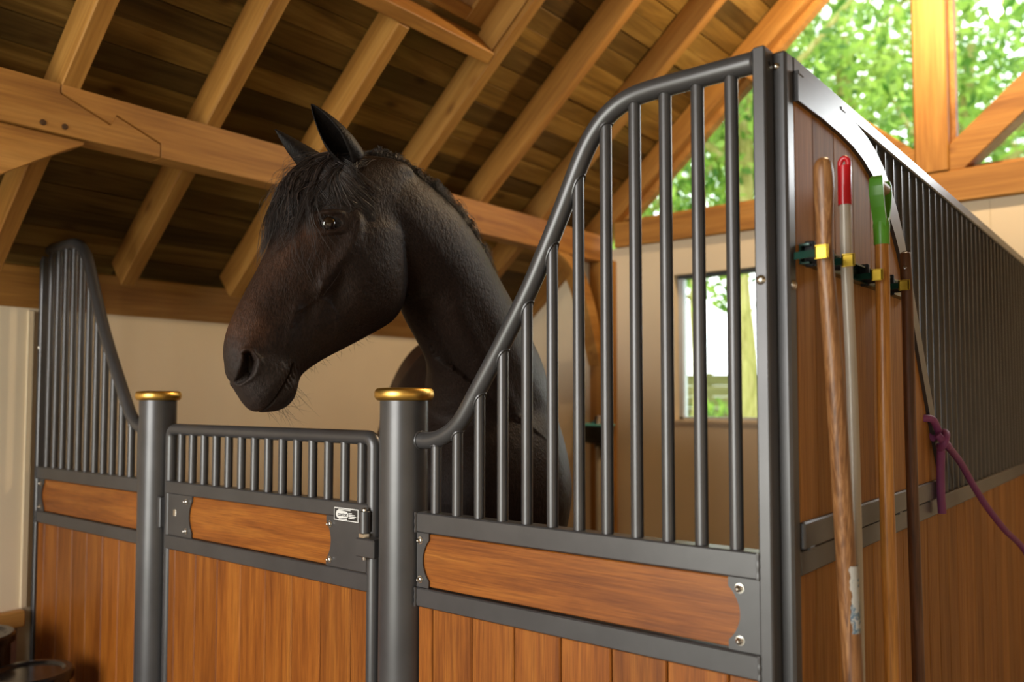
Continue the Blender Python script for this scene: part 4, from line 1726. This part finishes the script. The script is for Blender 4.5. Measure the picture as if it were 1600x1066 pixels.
prof = [(p[0], p[1] + .014) for p in ((.0222, 1.7215), (.0400, 1.7215), (.0400, 1.7250), (.0250, 1.7250), (.0250, 1.7550), (.0400, 1.7550), (.0400, 1.7585), (.0222, 1.7585))]
obj('rail', prism([(p[0] - RKL.x, p[1] - RKL.z) for p in prof], 'Y', .092 - RKL.y, .790 - RKL.y, 0), 'rack_green', rack)
XT = .078
TY = {1: .0765, 2: .1915, 3: .4155, 4: .6135}
for k, ty in TY.items():
    # brass spring clip: a bent plate standing out beside the handle
    y0 = ty - {1: .031, 2: .026, 3: .030, 4: .027}[k]
    xc = XT - {1: .012, 2: .004, 3: .014, 4: .012}[k]
    poly = [(xc - .001, y0 + .002), (xc + .003, y0 - .0005), (xc + .020, y0 - .0005), (xc + .024, y0 - .004), (xc + .0255, y0 - .003), (xc + .021, y0 + .0018), (xc + .004, y0 + .0018)]
    arm = obj('clip_arm', prism([(.0255 - RKL.x, y0 + .012 - RKL.y), (xc - RKL.x, y0 + .001 - RKL.y), (xc - RKL.x, y0 + .003 - RKL.y), (.0255 - RKL.x, y0 + .016 - RKL.y)], 'Z', 1.739 - RKL.z, 1.752 - RKL.z), 'rack_green', rack)
    bm = prism([(p[0] - RKL.x, p[1] - RKL.y) for p in poly], 'Z', 1.7345 - RKL.z, 1.7575 - RKL.z, .0004)
    cl = obj('clip', bm, 'gold_clip', rack)
    cl['label'] = 'brass spring clip'
    for zz in (1.7345, 1.7565):
        rk('clip_lip', (xc + .002, y0 - .0040, zz - .0008), (xc + .022, y0 - .0002, zz + .0010), 'gold_clip', .0003, cl)
    yr = ty + {1: .034, 2: .024, 3: .029, 4: .026}[k]
    ro = smooth(obj('roller', lathe([(.0105, -.020), (.0115, -.018), (.0115, .010), (.0100, .012)], (.052 - RKL.x, yr - RKL.y, .008), 'X', 20), 'rubber', rack), 40)
    rk('roller_arm', (.026, yr - .004, 1.732), (.044, yr + .006, 1.779), 'rubber', .002, ro)
    smooth(obj('bolt', lathe([(.0072, 0), (.0072, .0025), (.0055, .003), (.0048, .006), (.0025, .0068), (.0005, .007)], (.064 - RKL.x, yr - RKL.y, .008), 'X', 12), 'chrome', ro), 40)


def handle(nm, pts, radii, mat, label, cat='handle'):
    L = Vector(pts[-1])
    P = thing(nm, L, label, cat, 'long-handled tools on the partition')
    path = catmull([Vector(p) - L for p in pts], 6)
    rr = [q[0] for q in resample([(r, 0) for r in radii], 6)]
    bm = bmesh.new()
    add_tube(bm, path, rr, 20, True, (0, 1, 0))
    o = smooth(obj('shaft', bm, mat, P), 50)
    return P, L, o


# thick ash handle with a swollen rounded end
t1, L1, sh1 = handle('fork_handle', [(XT, .0600, 1.914), (XT, .0601, 1.912), (XT, .0605, 1.906), (XT, .061, 1.89), (XT, .0635, 1.855), (XT - .002, .070, 1.79), (XT - .004, .0765, 1.735), (XT - .002, .091, 1.62), (XT, .107, 1.50), (XT, .130, 1.33), (XT, .150, 1.17), (XT + .004, .163, .95), (XT + .01, .170, .40), (XT + .01, .172, .006)],
                     [.002, .008, .0135, .0168, .0170, .0140, .0138, .0150, .0163, .0168, .0172, .0175, .0175, .0175], 'handle_ash',
                     'thick dark ash tool handle with swollen end and torn white label')
# torn sticker wrapped on the shaft
bm = bmesh.new()
rowsn = 18
for (z0, z1, a0, a1) in ((1.075, 1.195, -150, -40), (1.03, 1.075, -75, -45)):
    prev = None
    for i in range(rowsn + 1):
        z = z0 + (z1 - z0) * i / rowsn
        t = (1.33 - z) / .16
        yc = float(np.interp(-z, [-1.33, -1.17, -.95], [.130, .150, .165]))
        row = []
        jag0, jag1 = RND.uniform(-8, 8), RND.uniform(-10, 10)
        for k in range(9):
            a = rad(a0 + jag0 + (a1 - a0 + jag1 - jag0) * k / 8)
            row.append(bm.verts.new(Vector((XT + .0015 + .0183 * math.cos(a + rad(90)), yc + .0183 * math.sin(a + rad(90)) * 1.0, z)) - L1))
        if prev:
            for k in range(8):
                bm.faces.new((prev[k], prev[k + 1], row[k + 1], row[k]))
        prev = row
bmesh.ops.solidify(bm, geom=bm.faces[:], thickness=.0005)
lb = obj('sticker', bm, 'label_paper', t1)
lb['label'] = 'torn white and blue sticker'
lb['kind'] = 'stuff'
# grey pole with a red hang-hole grip
t2, L2, sh2 = handle('broom_handle', [(XT, .180, 1.905), (XT, .181, 1.84), (XT - .003, .1915, 1.735), (XT - .002, .206, 1.52), (XT, .209, 1.2), (XT, .210, .98), (XT, .212, .006)],
                     [.0102] * 7, 'grey_pole', 'slim grey pole with a red plastic grip')
bm = bmesh.new()
# grip: tapering body with a hole near the top, made from stacked rings around a slot
gp_ = [(1.852, .0122, .0122), (1.858, .0126, .0126), (1.90, .0118, .0122), (1.915, .0108, .0124), (1.925, .0098, .0122)]
add_tube(bm, [Vector((XT, .1795, z)) - L2 for z, a, b in gp_], [b for z, a, b in gp_], 22, True, (0, 1, 0))
grip = smooth(obj('grip', bm, 'red_grip', t2), 40)
bm = bmesh.new()
arc = []
for k in range(13):
    a = rad(180 * k / 12)
    arc.append(Vector((XT + .0072 * math.cos(a), .1795, 1.930 + .010 * math.sin(a))) - L2)
arc = [Vector((XT + .0072, .1795, 1.922)) - L2] + arc + [Vector((XT - .0072, .1795, 1.922)) - L2]
add_tube(bm, arc, .0052, 12, True, (0, 1, 0))
smooth(obj('hanging_loop', bm, 'red_grip', grip), 50)
# wooden shaft with a green stirrup grip
t3, L3, sh3 = handle('shovel_handle', [(XT, .4175, 1.835), (XT, .417, 1.75), (XT, .413, 1.55), (XT, .412, 1.39), (XT, .420, 1.13), (XT, .428, .92), (XT, .43, .006)],
                     [.0138, .0140, .0143, .0145, .0148, .015, .015], 'handle_amber', 'amber wooden shaft with a green stirrup grip')
bm = bmesh.new()
add_tube(bm, [Vector((XT, .4170, z)) - L3 for z in (1.812, 1.816, 1.835, 1.852, 1.866)], [.0152, .0158, .0158, .0168, .0150], 22, True, (0, 1, 0))
gr = smooth(obj('grip_socket', bm, 'green_grip', t3), 40)
cd = Vector((-.02, 1.0, 0))        # direction of the crossbar
cen = Vector((XT, .417, 0))


def flat_strip(path, wid, thk, side):
    """strap with rectangular section along a path; side = width direction"""
    bm = bmesh.new()
    rows = []
    for i, p in enumerate(path):
        t = (path[min(i + 1, len(path) - 1)] - path[max(i - 1, 0)]).normalized()
        n = t.cross(side).normalized()
        w = wid[i] / 2
        h = thk[i] / 2
        rows.append([bm.verts.new(p + side * sx * w + n * sy * h) for sx, sy in ((-1, -1), (1, -1), (1, 1), (-1, 1))])
    for a, b in zip(rows, rows[1:]):
        for k in range(4):
            bm.faces.new((a[k], a[(k + 1) % 4], b[(k + 1) % 4], b[k]))
    bm.faces.new(rows[0])
    bm.faces.new(rows[-1])
    bmesh.ops.recalc_face_normals(bm, faces=bm.faces[:])
    bmesh.ops.bevel(bm, geom=bm.edges[:], offset=.0014, segments=2, profile=.6, affect='EDGES')
    return bm


wd = Vector((-cd.y, cd.x, 0)) * -1
for sg in (-1, 1):
    pth = [cen + cd * (sg * o_) + Vector((0, 0, z)) - L3 for o_, z in ((.006, 1.845), (.013, 1.865), (.025, 1.888), (.033, 1.910), (.036, 1.928), (.034, 1.943), (.028, 1.9495))]
    smooth(obj('grip_arm', flat_strip(pth, [.024, .026, .027, .028, .028, .026, .022], [.010, .009, .007, .0065, .0065, .007, .006], wd), 'green_grip', gr), 45)
cb = smooth(obj('crossbar', tube([cen + cd * (-.034) + Vector((0, 0, 1.934)) - L3, cen + cd * .034 + Vector((0, 0, 1.934)) - L3], .0125, 18), 'pale_wood', t3), 50)
# slim brown handle with a hanging hole
t4, L4, sh4 = handle('rake_handle', [(XT, .6025, 1.8225), (XT, .6026, 1.821), (XT, .6030, 1.816), (XT, .605, 1.78), (XT, .613, 1.70), (XT, .615, 1.40), (XT, .628, 1.10), (XT, .636, .87), (XT, .65, .006)],
                     [.003, .0088, .0112, .0122, .0122, .0125, .0130, .0135, .0138], 'handle_brown', 'slim worn brown handle with a drilled hole at its end')
drill(sh4, (XT - L4.x + .001, .590 - L4.y, 1.787 - L4.z), (XT - L4.x + .001, .625 - L4.y, 1.787 - L4.z), .0040)

# ================================================================== ROPE
M['rope'], _nt, _b = new_mat('purple_braided_rope')
_uv = _nt.nodes.new('ShaderNodeUVMap')
_uv.uv_map = 'UVMap'
_sx = _nt.nodes.new('ShaderNodeSeparateXYZ')
lk(_nt, _uv.outputs[0], _sx.inputs[0])
d1 = mathn(_nt, 'SINE', mathn(_nt, 'MULTIPLY', mathn(_nt, 'ADD', _sx.outputs[0], _sx.outputs[1]), 6.2832 * 3))
d2 = mathn(_nt, 'SINE', mathn(_nt, 'MULTIPLY', mathn(_nt, 'SUBTRACT', _sx.outputs[0], _sx.outputs[1]), 6.2832 * 3))
hgt_n = mathn(_nt, 'MAXIMUM', d1, d2)
_r = ramp(_nt, [(.25, (.22, .050, .170)), (.75, (.28, .070, .22)), (1, (.34, .105, .28))])  # colour follows braid height: slight groove shade painted in, crests lighter
lk(_nt, hgt_n, _r.inputs[0])
lk(_nt, _r.outputs[0], _b.inputs['Base Color'])
_b.inputs['Roughness'].default_value = .6
bump(_nt, _b, hgt_n, .9, .004)


def rope_bm(pts, r, seg=14, per=.030):
    """tube with UVs: u round the rope, v along it in braid repeats"""
    bm = bmesh.new()
    uvl = bm.loops.layers.uv.new('UVMap')
    P = [Vector(p) for p in pts]
    add_tube(bm, P, r, seg, True)
    cum = [0]
    for a, b in zip(P, P[1:]):
        cum.append(cum[-1] + (b - a).length)
    bm.verts.ensure_lookup_table()
    for f in bm.faces:
        if len(f.verts) != 4:
            continue
        for lp in f.loops:
            i, k = divmod(lp.vert.index, seg)
            ks = [v.index % seg for v in f.verts]
            u = k / seg
            if k == 0 and max(ks) == seg - 1:
                u = 1.0
            lp[uvl].uv = (u, cum[i] / per)
    for v in bm.verts:
        pass
    return bm


def rope_tube(nm, ctrl, r, par, L, n=8):
    bm0 = bmesh.new()
    bm0.free()
    pts = [p - L for p in catmull(ctrl, n)]
    bm = rope_bm(pts, r)
    return smooth(obj(nm, bm, 'rope', par), 60)


RL = Vector((.05, 1.05, 1.38))
rope = thing('lead_rope', RL, 'purple braided lead rope knotted round the curved panel edge', 'rope')
RR = .0096
rope_tube('loop', [(.042, 1.075, 1.392), (.040, 1.045, 1.418), (.036, 1.015, 1.438), (.018, .992, 1.440), (-.004, 1.005, 1.425), (.000, 1.04, 1.405), (.030, 1.065, 1.385)], RR, rope, RL)
rope_tube('knot', [(.044, 1.030, 1.398), (.056, 1.040, 1.380), (.062, 1.065, 1.366), (.054, 1.100, 1.368), (.040, 1.110, 1.385), (.046, 1.090, 1.402), (.060, 1.060, 1.398), (.060, 1.038, 1.378), (.048, 1.050, 1.362), (.040, 1.075, 1.365)], RR, rope, RL)
rope_tube('tail', [(.046, 1.060, 1.372), (.044, 1.068, 1.345), (.041, 1.073, 1.30), (.040, 1.076, 1.24), (.041, 1.080, 1.185)], RR * 1.12, rope, RL)


def on_x(px_, py_, X):
    r = HF + HR * (px_ - 800) / 1299. - HU * (py_ - 563.3) / 1299.
    t = (X - HC[0]) / r[0]
    return Vector(HC + r * t)


ld = [Vector((.048, 1.085, 1.378)), on_x(1500, 722, .055), on_x(1520, 757, .062), on_x(1542, 792, .075), on_x(1570, 828, .095), on_x(1602, 862, .12)]
e0, e1_ = ld[-2], ld[-1]
ld += [Vector((.16, e1_.y + .12, e1_.z - .16)), Vector((.24, e1_.y + .25, .42)), Vector((.34, e1_.y + .30, .10)), Vector((.45, e1_.y + .32, .012)), Vector((.70, e1_.y + .22, .011))]
rope_tube('lead', ld, RR, rope, RL)

# ================================================================== DRINKING BOWL on the wall post
M['bowl'] = paint('dark_cast_iron', (.018, .018, .018), .45, .3, .5, .2, 20, .2, 90)
M['teal'] = paint('teal_enamel_rim', (.10, .42, .42), .4, 0, .5, .1, 20, .02, 90)
M['pipe'] = paint('pale_grey_pipe', (.42, .38, .30), .5, 0, .4, .1, 6, .02, 90)
BW = Vector((-2.265, 2.90, 1.22))
bowl = thing('drinking_bowl', BW, 'black drinking bowl with teal rim on the stall corner post', 'drinking bowl')
bo = smooth(obj('bowl', lathe([(.03, .0), (.085, .012), (.118, .05), (.126, .105), (.130, .112), (.122, .112), (.108, .06), (.02, .035)], (0, 0, 0), 'Z', 32), 'bowl', bowl), 40)
for v in bo.data.vertices:
    v.co.y = v.co.y * .72
smooth(obj('rim', tube([(math.cos(a) * .124, math.sin(a) * .089, .116) for a in np.linspace(0, 2 * math.pi, 41)], .0075, 10, False), 'teal', bowl))
obj('wall_bracket', box((-.045, .055, -.04), (.045, .082, .17), .006), 'bowl', bowl)
obj('splash_guard', prism([(-.09, .118), (.02, .118), (.02, .155), (-.03, .150)], 'Y', .062, .068), 'teal', bowl)
vb = smooth(obj('valve', lathe([(.018, .10), (.018, .15), (.012, .158), (.012, .172), (.004, .175)], (.01, .035, 0), 'Z', 16), 'chrome', bowl), 40)
smooth(obj('supply_pipe', tube([(-.016, .060, -.02), (-.016, .060, -1.21)], .017, 14), 'pipe', bowl))

# ================================================================== BLACK LIDDED TUBS at the foot of the left wall
M['black_plastic'] = paint('glossy_black_plastic', (.008, .008, .009), .18, 0, .6, .1, 10, .03, 120)
for (cx_, cy_, zb, r0, r1, h_, lab) in ((-2.82, -.26, 0.0, .12, .14, .645, 'taller black lidded tub against the brick plinth'), (-2.50, -.18, 0.0, .11, .13, .565, 'lower black lidded tub in front of the left stall panel')):
    tb_ = thing('lidded_tub', (cx_, cy_ - .03, zb), lab, 'tub', 'black tubs by the wall')
    smooth(obj('body', lathe([(r0, 0), (r1 - .006, h_), (r1 - .012, h_), (r0 - .01, .01)], seg=36), 'black_plastic', tb_), 40)
    smooth(obj('lid', lathe([(r1 - .002, h_ - .022), (r1 + .006, h_ - .020), (r1 + .008, h_ + .004), (r1, h_ + .012), (r1 - .02, h_ + .012), (r1 - .03, h_ + .004), (.01, h_ + .006)], seg=36), 'black_plastic', tb_), 30)
    smooth(obj('carry_handle', tube([(r1 * math.cos(a), -(r1 + .01) * abs(math.sin(a)) * 1.02, h_ - .03 - .13 * math.sin(a)) for a in np.linspace(0, math.pi, 15)], .004, 8), 'chrome', tb_))

# ================================================================== PENDANT LAMP under the ridge (its reflection is in the gable glass)
M['bulb'], _nt, _b = new_mat('glowing_bulb_glass')
_b.inputs['Emission Color'].default_value = (1, .72, .38, 1)
_b.inputs['Emission Strength'].default_value = 70
M['lamp_black'] = paint('black_lampholder', (.02, .02, .02), .5)
_r_ = HF + HR * (1556 - 800) / 1299. - HU * (4 - 563.3) / 1299.
_t = (3.75 - HC[2]) / _r_[2]
_v = HC + _r_ * _t
lamp0 = Vector((_v[0], 2 * (YG + .14) - _v[1], 3.75))
for (p, pw, lab) in ((lamp0, LAMP_W, 'bare bulb pendant mirrored in the aisle-side gable glass'),):
    P = thing('pendant_lamp', p, lab, 'lamp')
    bm = bmesh.new()
    bmesh.ops.create_uvsphere(bm, u_segments=20, v_segments=12, radius=.032)
    smooth(obj('bulb', bm, 'bulb', P), 180)
    smooth(obj('lampholder', lathe([(.016, .028), (.020, .035), (.020, .075), (.008, .085)], seg=18), 'lamp_black', P))
    zt = z_under(min(p.x, 2 * XRIDGE - p.x)) + .02 - p.z
    smooth(obj('cord', tube([(0, 0, .08), (0, 0, zt)], .004, 8), 'lamp_black', P))
    ld_ = bpy.data.lights.new('pendant_bulb_offscreen', 'POINT')
    ld_.energy = pw
    ld_.color = (1, .74, .44)
    ld_.shadow_soft_size = .03
    lo_ = bpy.data.objects.new('pendant_bulb_offscreen', ld_)
    COL.objects.link(lo_)
    lo_.parent = P
    lo_.location = (0, 0, -.05)

# ================================================================== GARDEN OUTSIDE THE GABLE
M['grass'] = paint('meadow_grass', (.16, .28, .05), .9, 0, .1, .4, 3, .5, 40)
bm = box((-30, YG + .3, -.3), (25, 45, -.12))
add_box(bm, (-30, -45, -.3), (25, YF - .3, -.12))
gd = obj('ground', bm, 'grass')
tag(gd, kind='structure')
M['fence'] = wood('mossy_fence_board', (.16, .15, .05), (.26, .24, .09), (.34, .30, .14), 'X', 6, .6, 60, .8, .3)
fp0 = pix(1110, 620, 13.5)
fdir = Vector((HR[0], HR[1], 0)).normalized()
fe = thing('garden_fence', (fp0[0], fp0[1], -.12), 'mossy horizontal board fence beyond the low window', 'fence')
fe.rotation_euler = (0, 0, math.atan2(fdir.y, fdir.x))
slm = None
for k in range(11):
    if slm is None:
        slm = obj('slat', box((-5, -.012, 0), (5, .012, .175), .003), 'fence', fe, (0, 0, .06))
    else:
        o = slm.copy()
        COL.objects.link(o)
        o.parent = fe
        o.location = (0, 0, .06 + .178 * k)
for k in range(5):
    obj('post', box((-.05, .014, 0), (.05, .11, 2.05), .004), 'fence', fe, (-5 + 2.5 * k, 0, 0))


def leaf_cloud(name, blobs, n, size, mat, par, seed):
    """many small leaf blades filling several ellipsoids"""
    r = np.random.default_rng(seed)
    w = np.array([b[3] * b[4] * b[5] for b in blobs])
    pick = r.choice(len(blobs), n, p=w / w.sum())
    B = np.array(blobs)[pick]
    u = r.normal(size=(n, 3))
    u /= np.linalg.norm(u, axis=1)[:, None]
    rad_ = r.random(n) ** .45
    c = B[:, :3] + u * rad_[:, None] * B[:, 3:6]
    a = r.normal(size=(n, 3))
    a /= np.linalg.norm(a, axis=1)[:, None]
    b = np.cross(a, r.normal(size=(n, 3)))
    b /= np.linalg.norm(b, axis=1)[:, None]
    s = (size * r.uniform(.6, 1.35, n))[:, None]
    V = np.stack([c - a * s, c + b * s * .45, c + a * s, c - b * s * .45], 1).reshape(-1, 3)
    Fc = np.arange(n * 4).reshape(n, 4)
    me = bpy.data.meshes.new(name)
    me.from_pydata(V.tolist(), [], Fc.tolist())
    o = obj(name, me, mat, par)
    o['kind'] = 'stuff'
    return o


def tree(px_, t, h0, label, blobs, n, size, mat, trunk_r, seed, lean=0.0, branches=True):
    p = pix(px_, 620, t)
    P = thing('garden_tree', (p[0], p[1], -.12), label, 'tree', 'trees outside the gable')
    r = np.random.default_rng(seed)
    pts = [Vector((lean * z * .12 + r.normal(0, .04), r.normal(0, .04), z)) for z in np.linspace(0, h0, 7)]
    smooth(obj('trunk', tube(catmull(pts, 4), [q[0] for q in resample([(trunk_r * (1.25 - .14 * k), 0) for k in range(7)], 4)], 14), 'bark', P))
    if branches:
        for k in range(5):
            a = r.uniform(0, 6.28)
            z0 = h0 * r.uniform(.38, .8)
            i = min(int(z0 / h0 * 6), 5)
            st = pts[i].lerp(pts[i + 1], z0 / h0 * 6 - i)
            L_ = r.uniform(.9, 1.8)
            e = st + Vector((math.cos(a) * L_, math.sin(a) * L_, L_ * .7))
            smooth(obj('branch', tube(catmull([st, st.lerp(e, .5) + Vector((0, 0, -.12)), e], 5), [trunk_r * .45 * (1 - .06 * q) for q in range(11)], 8), 'bark', P))
    leaf_cloud('foliage', blobs, n, size, mat, P, seed)
    return P


tree(1168, 9.0, 6.2, 'lichen-covered tree trunk and crown seen through the low window', [(0, 0, 5.6, 1.9, 1.6, 1.5), (-.9, .2, 3.9, 1.3, 1.0, .75), (.7, .3, 4.5, 1.3, 1.1, .8), (-.55, .2, 2.95, .9, .6, .40)], 3000, .075, 'leaf', .13, 3, .0)
tree(1079, 9.6, 5.6, 'slim leaning tree beside the lichen-covered trunk', [(0, 0, 5.0, 1.7, 1.4, 1.3), (-.6, .3, 3.35, 1.0, .8, .55), (.35, .2, 2.9, .6, .5, .35)], 2700, .075, 'leaf', .055, 5, .25)
tree(1330, 11.0, 6.5, 'broad green tree behind the stall-side gable window', [(0, 0, 6.0, 2.6, 2.0, 2.2), (-1.2, 0, 4.4, 1.5, 1.2, 1.1), (1.2, .3, 4.3, 1.5, 1.2, 1.1)], 4300, .085, 'leaf', .15, 7)
tree(1530, 10.0, 6.0, 'pale green tree behind the aisle-side gable window', [(0, 0, 5.4, 2.2, 1.8, 1.8), (.9, 0, 3.7, 1.3, 1.1, .9), (-.9, .2, 4.0, 1.2, 1.0, .8)], 2600, .08, 'leaf', .14, 9)
tree(1660, 13.0, 7.5, 'deep green tree standing behind the pale one', [(0, 0, 7.0, 2.8, 2.2, 2.4), (-1.5, .3, 5.2, 1.8, 1.5, 1.3)], 2200, .10, 'leaf_dark', .17, 11)
tree(960, 12.5, 6.5, 'dense green tree at the far end of the fence', [(0, 0, 5.6, 2.3, 1.9, 2.0), (.4, 0, 3.6, 1.6, 1.3, .9)], 2400, .095, 'leaf_dark', .15, 13)
tree(1240, 15.0, 8.5, 'tall tree beyond the fence filling the gable glass', [(0, 0, 8.0, 3.6, 2.5, 2.6), (-1.6, .3, 6.2, 2.2, 1.7, 1.5), (2.0, .3, 6.6, 2.2, 1.7, 1.5)], 2300, .11, 'leaf', .18, 15)
sp = pix(1118, 640, 10.8)
sh = thing('garden_shrub', (sp[0], sp[1], -.12), 'pale leafy shrub in front of the fence', 'shrub')
leaf_cloud('foliage', [(0, 0, .85, .55, .5, .80), (.5, .1, .6, .45, .4, .55)], 1500, .06, 'leaf', sh, 21)
for k in range(5):
    a = k * 1.256
    smooth(obj('stem', tube([(.04 * math.cos(a), .04 * math.sin(a), 0), (.2 * math.cos(a), .2 * math.sin(a), .7), (.34 * math.cos(a), .34 * math.sin(a), 1.25)], [.014, .01, .005], 6), 'bark', sh))
